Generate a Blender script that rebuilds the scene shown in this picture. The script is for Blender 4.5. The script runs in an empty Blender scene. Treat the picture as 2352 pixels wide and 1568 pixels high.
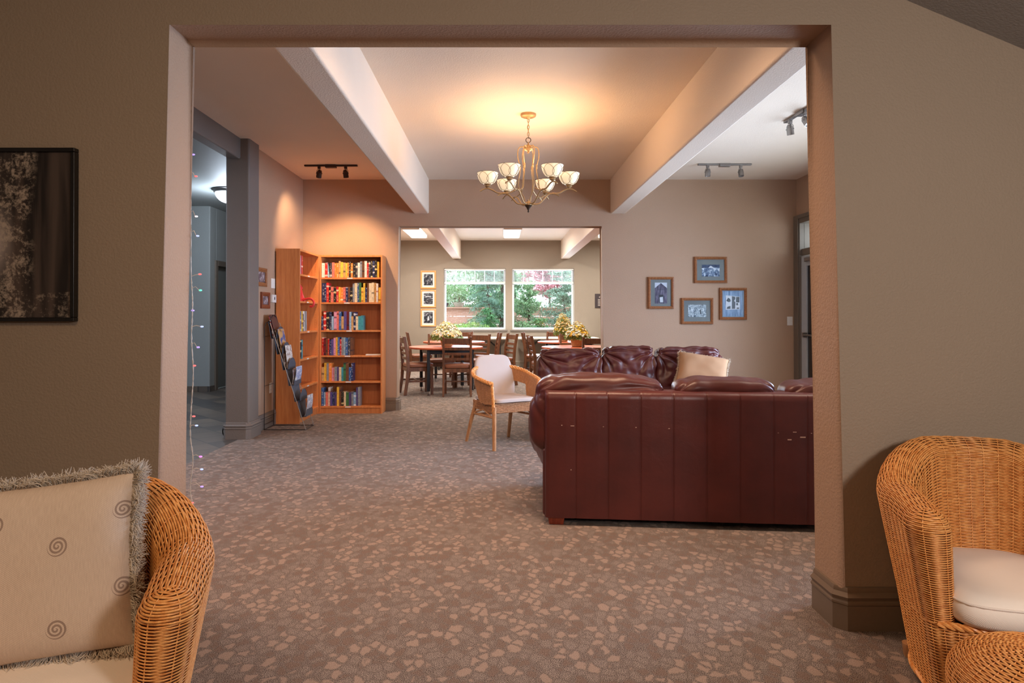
import bpy, bmesh, math, random
import numpy as np
from mathutils import Vector, Matrix, noise
PI = math.pi
SC = bpy.context.scene
COL = SC.collection
R = math.radians

# ------------------------------------------------------------------ camera
cam_d = bpy.data.cameras.new('camera'); cam = bpy.data.objects.new('camera', cam_d); COL.objects.link(cam)
cam.location = (0, 0, 1.25); cam.rotation_euler = (R(90.4), 0, 0)
cam_d.sensor_width = 36; cam_d.lens = 1500 / 2352 * 36
cam_d.shift_x = 27 / 2352; cam_d.shift_y = -70.5 / 2352
cam_d.clip_start = 0.05; cam_d.clip_end = 200
SC.camera = cam
# ------------------------------------------------------------------ colour management
SC.view_settings.view_transform = 'Standard'; SC.view_settings.look = 'None'
SC.view_settings.exposure = 0.1; SC.view_settings.gamma = 1.0
SC.view_settings.use_curve_mapping = False
# ------------------------------------------------------------------ world: overcast daylight
w = bpy.data.worlds.new('World'); SC.world = w; w.use_nodes = True
bg = w.node_tree.nodes['Background']; bg.inputs[0].default_value = (0.80, 0.92, 1.0, 1); bg.inputs[1].default_value = 5.0
SC.cycles.diffuse_bounces = 7; SC.cycles.max_bounces = 12
# ------------------------------------------------------------------ lights
WARM = (1.0, 0.60, 0.29); WARM2 = (1.0, 0.65, 0.39); COOL = (0.66, 0.80, 1.0)
def area(loc, rot, sx, sy, e, c, spread=180):
    l = bpy.data.lights.new('area_lamp', 'AREA'); l.shape = 'RECTANGLE'; l.size = sx; l.size_y = sy; l.energy = e; l.color = c
    l.spread = R(spread)
    o = bpy.data.objects.new('area_lamp', l); COL.objects.link(o); o.location = loc; o.rotation_euler = rot; return o
def point(loc, e, c, r=0.04):
    l = bpy.data.lights.new('lamp', 'POINT'); l.energy = e; l.color = c; l.shadow_soft_size = r
    o = bpy.data.objects.new('lamp', l); COL.objects.link(o); o.location = loc; return o
def spot(loc, target, e, c, ang=70, blend=.6, r=.03):
    l = bpy.data.lights.new('spot_lamp', 'SPOT'); l.energy = e; l.color = c; l.spot_size = R(ang); l.spot_blend = blend; l.shadow_soft_size = r
    o = bpy.data.objects.new('spot_lamp', l); COL.objects.link(o); o.location = loc
    o.rotation_euler = (Vector(target) - Vector(loc)).to_track_quat('-Z', 'Y').to_euler(); return o
# daylight through the garden windows and the side windows of the lounge
area((-0.6, 15.9, 1.65), (R(-90), 0, 0), 1.4, 1.4, 60, COOL)
area((1.03, 15.9, 1.65), (R(-90), 0, 0), 1.4, 1.4, 60, COOL)
area((4.35, 5.6, 1.35), (0, R(72), 0), 1.8, 3.4, 235, (0.50, 0.68, 1.0), 145)
# ceiling fixtures of the dining room, window row
for fx in (-1.8, .25, 2.34):
    area((fx, 13.7, 2.945), (0, 0, 0), .3, 1.2, 88, (1, .93, .82))
for fx in (-1.6, .25, 2.34):  # added row without fixtures, out of view, to brighten the flower tables
    area((fx, 10.2, 2.945), (0, 0, 0), .3, 1.2, 46, (1, .93, .82))
# added fill areas for the lounge, hidden behind the header of the near opening
area((-1.9, 3.4, 3.0), (R(18), 0, 0), 1.0, .7, 46, (1.0, .60, .42), 150)
area((0.25, 3.4, 3.0), (R(18), 0, 0), 1.4, .7, 56, (1.0, .64, .42), 140)
area((2.7, 3.4, 3.0), (R(18), 0, 0), 1.6, .7, 24, (1.0, .78, .62), 130)
# track heads over the bookcases
spot((-2.12, 7.72, 2.85), (-2.62, 8.15, 2.0), 44, (1.0, .68, .42), 95, .8)
spot((-1.83, 7.72, 2.85), (-2.0, 8.6, 1.55), 118, (1.0, .64, .36), 85, .8)
# hall: dome light, then an added area for cool ambient fill
point((-3.86, 9.3, 2.80), 90, (.72, .84, 1.0), .12)
area((-4.6, 6.0, 2.95), (0, 0, 0), 1.2, 2.0, 85, (.66, .8, 1.0))
# warm ceiling lamps of the near room, behind the viewpoint
area((-0.9, -0.3, 2.9), (R(12), 0, 0), 1.2, .9, 38, (1.0, .66, .38))
area((1.9, -0.8, 2.05), (R(62), 0, R(4)), .5, .5, 58, (1.0, .92, .86))

# ------------------------------------------------------------------ helpers
def lin(v):
    v /= 255.0
    return v / 12.92 if v <= .04045 else ((v + .055) / 1.055) ** 2.4
def rgb(r, g, b): return (lin(r), lin(g), lin(b), 1)
def newmat(name):
    m = bpy.data.materials.new(name); m.use_nodes = True
    nt = m.node_tree; b = nt.nodes['Principled BSDF']; return m, nt, b
def nd(nt, typ, **kw):
    n = nt.nodes.new(typ)
    for k, v in kw.items():
        if k.startswith('i_'):
            key = k[2:]; key = int(key) if key.isdigit() else key.replace('_', ' ')
            n.inputs[key].default_value = v
        else: setattr(n, k, v)
    return n
def lk(nt, a, b): nt.links.new(a, b)
def ramp(nt, fac, stops, interp='LINEAR'):
    r = nt.nodes.new('ShaderNodeValToRGB'); cr = r.color_ramp; cr.interpolation = interp
    while len(cr.elements) < len(stops): cr.elements.new(.5)
    for e, (p, c) in zip(cr.elements, stops): e.position = p; e.color = c
    lk(nt, fac, r.inputs[0]); return r.outputs[0]
def mth(nt, op, a, b=None, c=None):
    n = nt.nodes.new('ShaderNodeMath'); n.operation = op
    for i, v in enumerate((a, b, c)):
        if v is None: continue
        if isinstance(v, (int, float)): n.inputs[i].default_value = v
        else: lk(nt, v, n.inputs[i])
    return n.outputs[0]
def mix(nt, f, a, b):
    n = nt.nodes.new('ShaderNodeMix'); n.data_type = 'RGBA'
    for i, v in ((0, f), (6, a), (7, b)):
        if isinstance(v, (int, float, tuple)): n.inputs[i].default_value = v
        else: lk(nt, v, n.inputs[i])
    return n.outputs[2]
def coords(nt, which='Object', scale=(1, 1, 1), rot=(0, 0, 0)):
    t = nt.nodes.new('ShaderNodeTexCoord'); m = nt.nodes.new('ShaderNodeMapping')
    m.inputs['Scale'].default_value = scale; m.inputs['Rotation'].default_value = rot
    lk(nt, t.outputs[which], m.inputs[0]); return m.outputs[0]
def nz(nt, vec, scale, detail=2, rough=.5, dist=0):
    n = nd(nt, 'ShaderNodeTexNoise'); n.inputs['Scale'].default_value = scale; n.inputs['Detail'].default_value = detail
    n.inputs['Roughness'].default_value = rough; n.inputs['Distortion'].default_value = dist
    lk(nt, vec, n.inputs['Vector']); return n.outputs['Fac']
def bump(nt, b, h, strength, dist=.002):
    n = nd(nt, 'ShaderNodeBump'); n.inputs['Strength'].default_value = strength; n.inputs['Distance'].default_value = dist
    lk(nt, h, n.inputs['Height']); lk(nt, n.outputs[0], b.inputs['Normal'])
def plain(name, c, rough=.5, metal=0, spec=.5, emit=None, es=1, bumps=None):
    m, nt, b = newmat(name)
    b.inputs['Base Color'].default_value = c; b.inputs['Roughness'].default_value = rough; b.inputs['Metallic'].default_value = metal
    b.inputs['Specular IOR Level'].default_value = spec
    if emit: b.inputs['Emission Color'].default_value = emit; b.inputs['Emission Strength'].default_value = es
    v = coords(nt)
    n = nz(nt, v, bumps[0] if bumps else 60, 3)
    c2 = tuple(x * .86 for x in c[:3]) + (1,)
    lk(nt, mix(nt, n, c, c2), b.inputs['Base Color'])
    if bumps: bump(nt, b, n, bumps[1], bumps[2])
    return m
def paint(name, c, tex=1.0):
    m, nt, b = newmat(name)
    v = coords(nt); n1 = nz(nt, v, 95, 3, .55); n2 = nz(nt, v, 2.2, 2)
    c2 = tuple(x * .93 for x in c[:3]) + (1,)
    lk(nt, mix(nt, n2, c, c2), b.inputs['Base Color'])
    b.inputs['Roughness'].default_value = .62; b.inputs['Specular IOR Level'].default_value = .35
    bump(nt, b, ramp(nt, n1, [(.38, (0, 0, 0, 1)), (.62, (1, 1, 1, 1))]), .55 * tex, .0022)
    return m
def wood(name, c1, c2, scale=(1, 1, 1), rough=.38, freq=14, spec=.5):
    m, nt, b = newmat(name)
    v = coords(nt, scale=scale)
    n = nz(nt, v, freq, 5, .6, .6); n2 = nz(nt, v, freq * 6, 2, .5)
    f = mth(nt, 'ADD', mth(nt, 'MULTIPLY', n, .75), mth(nt, 'MULTIPLY', n2, .25))
    lk(nt, ramp(nt, f, [(.36, c1), (.64, c2)]), b.inputs['Base Color'])
    b.inputs['Roughness'].default_value = rough; b.inputs['Specular IOR Level'].default_value = spec
    bump(nt, b, f, .08, .001); return m
def carpet_mat():
    m, nt, b = newmat('patterned carpet')
    v = coords(nt, scale=(1, .82, 1), rot=(0, 0, R(28)))
    wn = nd(nt, 'ShaderNodeTexNoise'); wn.inputs['Scale'].default_value = 40; wn.inputs['Detail'].default_value = 1; lk(nt, v, wn.inputs['Vector'])
    vm = nd(nt, 'ShaderNodeVectorMath', operation='SCALE'); vm.inputs['Scale'].default_value = .019; lk(nt, wn.outputs['Color'], vm.inputs[0])
    va = nd(nt, 'ShaderNodeVectorMath', operation='ADD'); lk(nt, v, va.inputs[0]); lk(nt, vm.outputs[0], va.inputs[1])
    vo = nd(nt, 'ShaderNodeTexVoronoi', feature='F1', distance='EUCLIDEAN'); CS = 23; vo.inputs['Scale'].default_value = CS; vo.inputs['Randomness'].default_value = .85
    lk(nt, va.outputs[0], vo.inputs['Vector'])
    sep = nd(nt, 'ShaderNodeSeparateColor'); lk(nt, vo.outputs['Color'], sep.inputs[0])
    dark = rgb(80, 66, 61); mid = rgb(112, 90, 79); light = rgb(164, 143, 130); greyc = rgb(134, 118, 110)
    base = ramp(nt, sep.outputs[0], [(0, mid), (.27, mid), (.28, light), (.62, light), (.63, greyc), (1, greyc)], 'CONSTANT')
    ve = nd(nt, 'ShaderNodeTexVoronoi', feature='DISTANCE_TO_EDGE'); ve.inputs['Scale'].default_value = CS; ve.inputs['Randomness'].default_value = .85; lk(nt, va.outputs[0], ve.inputs['Vector'])
    sp0 = nz(nt, coords(nt), 260, 2, .6)
    gap = ramp(nt, mth(nt, 'ADD', ve.outputs['Distance'], mth(nt, 'ADD', mth(nt, 'MULTIPLY', nz(nt, v, 70, 2), .14), mth(nt, 'MULTIPLY', sp0, .26))), [(.25, (1, 1, 1, 1)), (.37, (0, 0, 0, 1))])
    base = mix(nt, gap, base, dark)
    sp = nz(nt, coords(nt), 400, 2, .7)
    spk = ramp(nt, sp, [(.475, (0, 0, 0, 1)), (.55, (1, 1, 1, 1))])
    amt = ramp(nt, sep.outputs[0], [(0, (.42,) * 3 + (1,)), (.28, (.34,) * 3 + (1,)), (.63, (.85,) * 3 + (1,))], 'CONSTANT')
    amt = mix(nt, gap, amt, (.72, .72, .72, 1))
    speck = mix(nt, spk, rgb(38, 31, 30), rgb(188, 174, 164))
    lk(nt, mix(nt, amt, base, speck), b.inputs['Base Color'])
    b.inputs['Roughness'].default_value = .95; b.inputs['Specular IOR Level'].default_value = .1
    bump(nt, b, sp, .6, .004); return m
def tile_mat():
    m, nt, b = newmat('dark slate tile')
    v = coords(nt, scale=(1, 1, 1), rot=(0, 0, R(45)))
    br = nd(nt, 'ShaderNodeTexBrick'); br.inputs['Scale'].default_value = 1.6; br.inputs['Mortar Size'].default_value = .008
    br.offset = 0; br.inputs['Row Height'].default_value = .5; br.inputs['Brick Width'].default_value = .5
    br.inputs['Color1'].default_value = rgb(78, 72, 68); br.inputs['Color2'].default_value = rgb(128, 112, 96); br.inputs['Mortar'].default_value = rgb(50, 50, 50)
    lk(nt, v, br.inputs['Vector'])
    n = nz(nt, v, 6, 6, .6); lk(nt, mix(nt, mth(nt, 'MULTIPLY', n, .55), br.outputs['Color'], rgb(50, 52, 56)), b.inputs['Base Color'])
    b.inputs['Roughness'].default_value = .38; bump(nt, b, n, .35, .006); return m
def leather_mat():
    m, nt, b = newmat('oxblood leather')
    v = coords(nt); n = nz(nt, v, 3.2, 4, .55); g = nz(nt, v, 260, 3, .6); n3 = nz(nt, v, 9, 5, .6, .5)
    lk(nt, ramp(nt, n, [(.3, rgb(66, 25, 23)), (.7, rgb(86, 35, 31))]), b.inputs['Base Color'])
    b.inputs['Roughness'].default_value = .36; b.inputs['Specular IOR Level'].default_value = .5
    h = mth(nt, 'ADD', mth(nt, 'MULTIPLY', g, .12), n3); bump(nt, b, h, .28, .006); return m
def cloth(name, c, sc=700, st=.25, rough=.9):
    m, nt, b = newmat(name); v = coords(nt, scale=(1, 1, 1))
    wv = nd(nt, 'ShaderNodeTexWave', wave_type='BANDS', bands_direction='DIAGONAL'); wv.inputs['Scale'].default_value = sc * .2; wv.inputs['Distortion'].default_value = 2
    lk(nt, v, wv.inputs['Vector']); n = nz(nt, v, 5, 3)
    lk(nt, mix(nt, n, c, tuple(x * .9 for x in c[:3]) + (1,)), b.inputs['Base Color'])
    b.inputs['Roughness'].default_value = rough; b.inputs['Specular IOR Level'].default_value = .15
    bump(nt, b, wv.outputs['Fac'], st, .001); return m
def glass_mat(name, tint=(1, 1, 1, 1), gl=.06):
    m = bpy.data.materials.new(name); m.use_nodes = True; nt = m.node_tree; nt.nodes.clear()
    o = nd(nt, 'ShaderNodeOutputMaterial'); t = nd(nt, 'ShaderNodeBsdfTransparent'); g = nd(nt, 'ShaderNodeBsdfGlossy'); mx = nd(nt, 'ShaderNodeMixShader')
    t.inputs[0].default_value = tint; g.inputs['Roughness'].default_value = .02
    mx.inputs[0].default_value = gl; lk(nt, t.outputs[0], mx.inputs[1]); lk(nt, g.outputs[0], mx.inputs[2]); lk(nt, mx.outputs[0], o.inputs[0]); return m

M = {}
M['wall'] = paint('taupe wall paint', rgb(176, 146, 122), .75)
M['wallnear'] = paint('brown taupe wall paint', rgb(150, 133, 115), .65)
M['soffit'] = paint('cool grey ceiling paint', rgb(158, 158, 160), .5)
M['wallgreen'] = paint('olive taupe wall paint', rgb(148, 137, 124), .6)
M['ceil'] = paint('cream ceiling paint', rgb(230, 214, 196), .55)
M['hallwall'] = paint('hall paint greyed by cool light', rgb(150, 154, 152), .4)  # the hall's cool light is put into this paint colour
M['column'] = paint('grey taupe paint', rgb(116, 108, 102), .5)
M['trim'] = plain('brown grey trim enamel', rgb(122, 106, 90), .38)
M['frametrim'] = plain('grey taupe door trim', rgb(112, 100, 88), .4)
M['carpet'] = carpet_mat(); M['tile'] = tile_mat(); M['leather'] = leather_mat()
M['beech'] = wood('orange beech veneer', rgb(194, 116, 64), rgb(216, 142, 84), (14, 14, 1), .4, 2.4)
M['beechb'] = wood('beech back panel', rgb(186, 112, 62), rgb(204, 132, 78), (14, 14, 1), .5, 2.4)
M['darkwood'] = wood('walnut stained wood', rgb(82, 52, 36), rgb(130, 82, 54), (10, 10, 1.2), .38, 4)
M['redwood'] = wood('reddish sofa leg wood', rgb(110, 42, 26), rgb(140, 60, 36), (6, 6, 2), .35)
M['cherry'] = wood('cherry laminate', rgb(176, 84, 52), rgb(202, 104, 66), (1, 8, 1), .40, 5, .3)
M['black'] = plain('black metal', rgb(34, 34, 38), .45, .3)
M['blackgloss'] = plain('black gloss lacquer', rgb(14, 13, 14), .25)
M['steel'] = plain('brushed steel', rgb(150, 146, 144), .35, .9)
M['bronze'] = plain('antique gold metal', rgb(176, 146, 104), .42, .55)
M['darkbronze'] = plain('dark bronze metal', rgb(70, 54, 40), .42, .6)
M['brownmetal'] = plain('dark brown metal', rgb(66, 44, 36), .45, .4)
M['white'] = plain('white plastic', rgb(228, 226, 222), .45)
M['vinyl'] = plain('white window vinyl', rgb(222, 224, 226), .4)
M['tabletop'] = plain('speckled white plastic', rgb(214, 212, 206), .5)
M['seatleather'] = plain('brown seat leather', rgb(146, 92, 66), .4, bumps=(14, .3, .01))
M['oak'] = wood('oak frame', rgb(120, 72, 42), rgb(160, 104, 64), (5, 5, 5), .4, 12)
M['orangewood'] = wood('honey pine frame', rgb(214, 142, 82), rgb(232, 166, 104), (5, 5, 5), .4, 12)
M['mahog'] = wood('mahogany frame', rgb(104, 52, 32), rgb(134, 70, 42), (5, 5, 5), .4, 12)
M['rattan'] = wood('honey rattan', rgb(204, 128, 62), rgb(238, 176, 106), (3, 3, 3), .36, 18)
M['rattandark'] = plain('dark weave gap backing', rgb(96, 48, 20), .8)
M['rattanmid'] = wood('rattan with greyish highlights', rgb(160, 104, 60), rgb(204, 150, 104), (3, 3, 3), .5, 22)  # greyish highlights of the weave put into its colour
M['bamboo'] = wood('peeled cane', rgb(160, 110, 70), rgb(196, 146, 100), (4, 4, 1), .42, 10)
M['cream'] = cloth('cream cushion cotton', rgb(244, 234, 224))
M['creamgrey'] = cloth('off white cushion cotton', rgb(196, 184, 178))
M['tanfab'] = cloth('tan suede fabric', rgb(164, 128, 98))
M['fringe'] = plain('taupe fringe yarn', rgb(204, 192, 178), .95)
M['fringecream'] = plain('cream fringe yarn', rgb(214, 194, 168), .95)
M['glass'] = glass_mat('window glass')
M['picglass'] = glass_mat('picture glass', (.97, .99, 1, 1), .003)
M['page'] = plain('book pages', rgb(226, 214, 190), .9)
M['matgrey'] = plain('grey green mat board', rgb(118, 122, 122), .9)
M['matwhite'] = plain('white mat board', rgb(232, 228, 220), .9)
M['matblue'] = plain('blue grey mat board', rgb(130, 148, 168), .9)
M['bowl'] = plain('alabaster glass', rgb(236, 220, 190), .3, emit=(1, .78, .50, 1), es=.55)
M['dome'] = plain('frosted dome glass', rgb(240, 245, 255), .3, emit=(.78, .88, 1, 1), es=1.5)
M['diffuser'] = plain('acrylic diffuser', rgb(250, 250, 245), .4, emit=(1, .97, .9, 1), es=1.6)
M['soil'] = plain('dark potting soil', rgb(50, 38, 30), .95)

# ------------------------------------------------------------------ mesh builder
class MB:
    def __init__(s): s.v = []; s.f = []; s.m = []; s.uv = None
    def add(s, vs, fs, mi=0):
        o = len(s.v); s.v += [tuple(x) for x in vs]; s.f += [tuple(i + o for i in f) for f in fs]; s.m += [mi] * len(fs); return s
    def box(s, x0, x1, y0, y1, z0, z1, mi=0):
        return s.add([(x0, y0, z0), (x1, y0, z0), (x1, y1, z0), (x0, y1, z0), (x0, y0, z1), (x1, y0, z1), (x1, y1, z1), (x0, y1, z1)],
                     [(3, 2, 1, 0), (4, 5, 6, 7), (0, 1, 5, 4), (1, 2, 6, 5), (2, 3, 7, 6), (3, 0, 4, 7)], mi)
    def obox(s, mat, sx, sy, sz, mi=0):
        vs = [mat @ Vector((a * sx / 2, b * sy / 2, c * sz / 2)) for a, b, c in ((-1, -1, -1), (1, -1, -1), (1, 1, -1), (-1, 1, -1), (-1, -1, 1), (1, -1, 1), (1, 1, 1), (-1, 1, 1))]
        return s.add(vs, [(3, 2, 1, 0), (4, 5, 6, 7), (0, 1, 5, 4), (1, 2, 6, 5), (2, 3, 7, 6), (3, 0, 4, 7)], mi)
    def bar(s, a, b, wx, wy, up=(0, 0, 1), mi=0):
        a = Vector(a); b = Vector(b); d = (b - a); L = d.length; d.normalize(); u = Vector(up)
        x = d.cross(u)
        if x.length < 1e-4: x = d.cross(Vector((0, 1, 0)))
        x.normalize(); y = x.cross(d); mt = Matrix((x, y, d)).transposed().to_4x4(); mt.translation = (a + b) / 2
        return s.obox(mt, wx, wy, L, mi)
    def tube(s, pts, r, n=8, closed=False, caps=True, mi=0):
        P = [Vector(p) for p in pts]; N = len(P); rs = r if isinstance(r, (list, tuple)) else [r] * N
        vs = []; prev = None
        for i in range(N):
            if closed: t = P[(i + 1) % N] - P[i - 1]
            else: t = P[min(i + 1, N - 1)] - P[max(i - 1, 0)]
            t.normalize()
            if prev is None:
                u = t.cross(Vector((0, 0, 1)))
                if u.length < .05: u = t.cross(Vector((1, 0, 0)))
            else: u = prev - t * prev.dot(t)
            u.normalize(); prev = u; w_ = t.cross(u)
            for k in range(n):
                a = 2 * PI * k / n; vs.append(P[i] + (u * math.cos(a) + w_ * math.sin(a)) * rs[i])
        fs = []
        for i in range(N if closed else N - 1):
            j = (i + 1) % N
            for k in range(n): fs.append((i * n + k, i * n + (k + 1) % n, j * n + (k + 1) % n, j * n + k))
        if caps and not closed: fs.append(tuple(range(n))[::-1]); fs.append(tuple((N - 1) * n + k for k in range(n)))
        return s.add(vs, fs, mi)
    def lathe(s, prof, n=32, c=(0, 0, 0), mi=0, sx=1, sy=1):
        vs = []; fs = []
        for r, z in prof:
            for k in range(n):
                a = 2 * PI * k / n; vs.append((c[0] + r * sx * math.cos(a), c[1] + r * sy * math.sin(a), c[2] + z))
        for i in range(len(prof) - 1):
            for k in range(n): fs.append((i * n + k, i * n + (k + 1) % n, (i + 1) * n + (k + 1) % n, (i + 1) * n + k))
        fs.append(tuple(range(n))[::-1]); fs.append(tuple((len(prof) - 1) * n + k for k in range(n)))
        return s.add(vs, fs, mi)
    def prism(s, poly, y0, y1, mi=0):          # poly in x,z ; extruded along y
        n = len(poly); vs = [(x, y0, z) for x, z in poly] + [(x, y1, z) for x, z in poly]
        fs = [tuple(range(n)), tuple(range(n, 2 * n))[::-1]] + [((i + 1) % n, i, n + i, n + (i + 1) % n) for i in range(n)]
        return s.add(vs, fs, mi)
    def xf(s, mt, start=0): s.v[start:] = [tuple(mt @ Vector(p)) for p in s.v[start:]]; return s
def link(name, me, parent=None):
    o = bpy.data.objects.new(name, me); COL.objects.link(o)
    if parent is not None: o.parent = parent
    return o
def build(name, mb, mats, parent=None, smooth=0, bevel=0, seg=2):
    me = bpy.data.meshes.new(name); me.from_pydata(mb.v, [], mb.f)
    mats = mats if isinstance(mats, (list, tuple)) else [mats]
    for m in mats: me.materials.append(M[m] if isinstance(m, str) else m)
    if len(mats) > 1: me.polygons.foreach_set('material_index', mb.m)
    bm = bmesh.new(); bm.from_mesh(me); bmesh.ops.recalc_face_normals(bm, faces=bm.faces); bm.to_mesh(me); bm.free()
    if smooth: me.polygons.foreach_set('use_smooth', [True] * len(me.polygons)); me.set_sharp_from_angle(angle=R(smooth))
    me.update(); o = link(name, me, parent)
    if bevel:
        b = o.modifiers.new('edge', 'BEVEL'); b.width = bevel; b.segments = seg; b.limit_method = 'ANGLE'; b.angle_limit = R(40)
        me.polygons.foreach_set('use_smooth', [True] * len(me.polygons)); b.harden_normals = True
        me.set_sharp_from_angle(angle=R(180))
    return o
def npmesh(name, V, F, mat, parent=None, smooth=True):
    """fast mesh from numpy verts (n,3) and quads (m,4)"""
    me = bpy.data.meshes.new(name); V = np.asarray(V, dtype=np.float32); F = np.asarray(F, dtype=np.int32); k = F.shape[1]
    me.vertices.add(len(V)); me.vertices.foreach_set('co', V.ravel())
    me.loops.add(F.size); me.loops.foreach_set('vertex_index', F.ravel())
    me.polygons.add(len(F)); me.polygons.foreach_set('loop_start', np.arange(0, F.size, k, dtype=np.int32))
    if smooth: me.polygons.foreach_set('use_smooth', np.ones(len(F), dtype=bool))
    me.materials.append(M[mat] if isinstance(mat, str) else mat)
    me.update(calc_edges=True); me.validate(); return link(name, me, parent)
def thing(name, label, cat, loc=(0, 0, 0), rz=0, group=None):
    o = bpy.data.objects.new(name, None); COL.objects.link(o); o.location = loc; o.rotation_euler = (0, 0, rz); o.empty_display_size = .1
    return tag(o, label, cat, group)
def tag(o, label, cat, group=None):
    o['label'] = label; o['category'] = cat
    if group: o['group'] = group
    return o
def struct(name, mb, mats, parent=None, **kw):
    o = build(name, mb, mats, parent, **kw)
    if parent is None: o['kind'] = 'structure'
    return o
def dup(root, loc, rz, label, group=None):
    r = root.copy(); COL.objects.link(r); r.location = loc; r.rotation_euler = (0, 0, rz); r['label'] = label
    if group: r['group'] = group
    for ch in list(root.children):
        c = ch.copy(); COL.objects.link(c); c.parent = r
        for g in list(ch.children):
            d = g.copy(); COL.objects.link(d); d.parent = c
    return r

# ------------------------------------------------------------------ the setting
H = 3.04
def wall_open(name, x0, x1, zt, ox0, ox1, oz, y0, y1, mat, r=.022):
    P = [(x0, 0), (x0, zt), (x1, zt), (x1, 0), (ox1, 0), (ox1, oz), (ox0, oz), (ox0, 0)]
    bm = bmesh.new(); a = [bm.verts.new((x, y0, z)) for x, z in P]; b = [bm.verts.new((x, y1, z)) for x, z in P]; n = len(P)
    bm.faces.new(a); bm.faces.new(b[::-1])
    for i in range(n): bm.faces.new((a[(i + 1) % n], a[i], b[i], b[(i + 1) % n]))
    bm.edges.ensure_lookup_table()
    es = [e for e in bm.edges if abs(e.verts[0].co.y - e.verts[1].co.y) < 1e-6 and
          all(ox0 - 1e-4 <= v.co.x <= ox1 + 1e-4 and v.co.z <= oz + 1e-4 for v in e.verts)]
    bmesh.ops.bevel(bm, geom=es, offset=r, segments=5, profile=.5, affect='EDGES')
    bmesh.ops.recalc_face_normals(bm, faces=bm.faces)
    bmesh.ops.triangulate(bm, faces=[f for f in bm.faces if len(f.verts) > 4])
    me = bpy.data.meshes.new(name); bm.to_mesh(me); bm.free(); me.materials.append(M[mat]); me.materials.append(M['wall'])
    for f in me.polygons:
        c_ = f.center
        if ox0 - .001 <= c_.x <= ox1 + .001 and c_.z <= oz + .001: f.material_index = 1  # reveals take the lounge paint to imitate warm light on the jambs
    me.polygons.foreach_set('use_smooth', [True] * len(me.polygons)); me.set_sharp_from_angle(angle=R(35))
    o = link(name, me); o['kind'] = 'structure'; return o
YN0, YN1 = 2.609, 2.83          # near wall
YW0, YW1 = 8.6, 8.8             # wall between lounge and dining room
YF = 15.6                       # garden wall
XL, XR = -2.6, 3.905
wall_open('wall_near', -3.3, 3.2, 3.3, -1.352, 1.352, 2.44, YN0, YN1, 'wallnear', .026)
wall_open('wall_middle', -2.75, 4.1, H + .05, -1.353, 1.353, 2.44, YW0, YW1, 'wall', .015)
struct('wall_lounge_front', MB().box(3.2, 4.1, YN0 + .05, YN1, 0, H + .05), 'wall')
struct('floor', MB().box(-2.64, 4.1, -2.6, 16.0, -.1, 0).box(-3.4, -2.64, -2.6, 2.72, -.1, 0).box(4.1, 4.7, 8.7, 16.0, -.1, 0), 'carpet')
struct('floor_hall', MB().box(-7.0, -2.64, 2.72, 14.0, -.1, -.001), 'tile')
struct('ceiling', MB().box(-2.75, 4.4, YN1 - .02, 16.0, H, H + .12).box(4.4, 4.7, YW0 + .1, 16, H, H + .12), 'ceil')
struct('ceiling_hall', MB().box(-7.0, -2.75, 2.72, 14.0, H, H + .12), 'hallwall')
# beams
for i, (a, b) in enumerate(((-1.141, -.94), (1.451, 1.651))):
    struct('trim_%d' % (i + 1), MB().box(a, b, YN1 - .01, YW0 + .01, 2.59, H + .02), 'ceil', bevel=.02, seg=4)
    struct('trim_%d' % (i + 3), MB().box(a, b, YW1 - .01, YF + .01, 2.60, H + .02), 'ceil', bevel=.015, seg=3)
# lounge left: header beam over the hall passage, column, wall stub
struct('trim_5', MB().box(-2.76, -2.63, YN1 - .02, 6.62, 2.835, H + .02), 'column', bevel=.018, seg=3)
struct('trim_6', MB().box(-2.78, -2.54, 6.60, 6.88, 0, H + .02), 'column', bevel=.02, seg=4)
struct('wall_left', MB().box(-2.76, XL, 6.86, YF + .02, 0, H + .02), 'wall')
# right wall of the lounge with window and door openings
mb = MB()
mb.box(XR, XR + .2, 8.56, YW0 + .02, 0, H + .02)
mb.box(XR, XR + .2, 7.5, 8.56, 2.48, H + .02)
mb.box(XR, XR + .2, 7.3, 7.5, 0, H + .02)
mb.box(XR, XR + .2, 3.9, 7.3, 2.42, H + .02).box(XR, XR + .2, 3.9, 7.3, 0, .5)
mb.box(XR, XR + .2, YN1 - .02, 3.9, 0, H + .02)
struct('wall_right', mb, 'wall')
# dining room side walls and garden wall
mb = MB()
xs = [-1.347, .130, .285, 1.765]; z0w, z1w = .91, 2.369
mb.box(-2.76, xs[0], YF, YF + .2, 0, H + .02).box(xs[3], 4.7, YF, YF + .2, 0, H + .02).box(xs[1], xs[2], YF, YF + .2, 0, H + .02)
mb.box(xs[0], xs[1], YF, YF + .2, 0, z0w).box(xs[2], xs[3], YF, YF + .2, 0, z0w).box(xs[0], xs[1], YF, YF + .2, z1w, H + .02).box(xs[2], xs[3], YF, YF + .2, z1w, H + .02)
struct('wall_back', mb, 'wallgreen')
struct('wall_dining_right', MB().box(4.5, 4.7, YW0 + .1, YF + .1, 0, H + .02), 'wallgreen')
struct('wall_dining_front', MB().box(4.09, 4.7, YW0, YW1, 0, H + .02), 'wallgreen')
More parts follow.
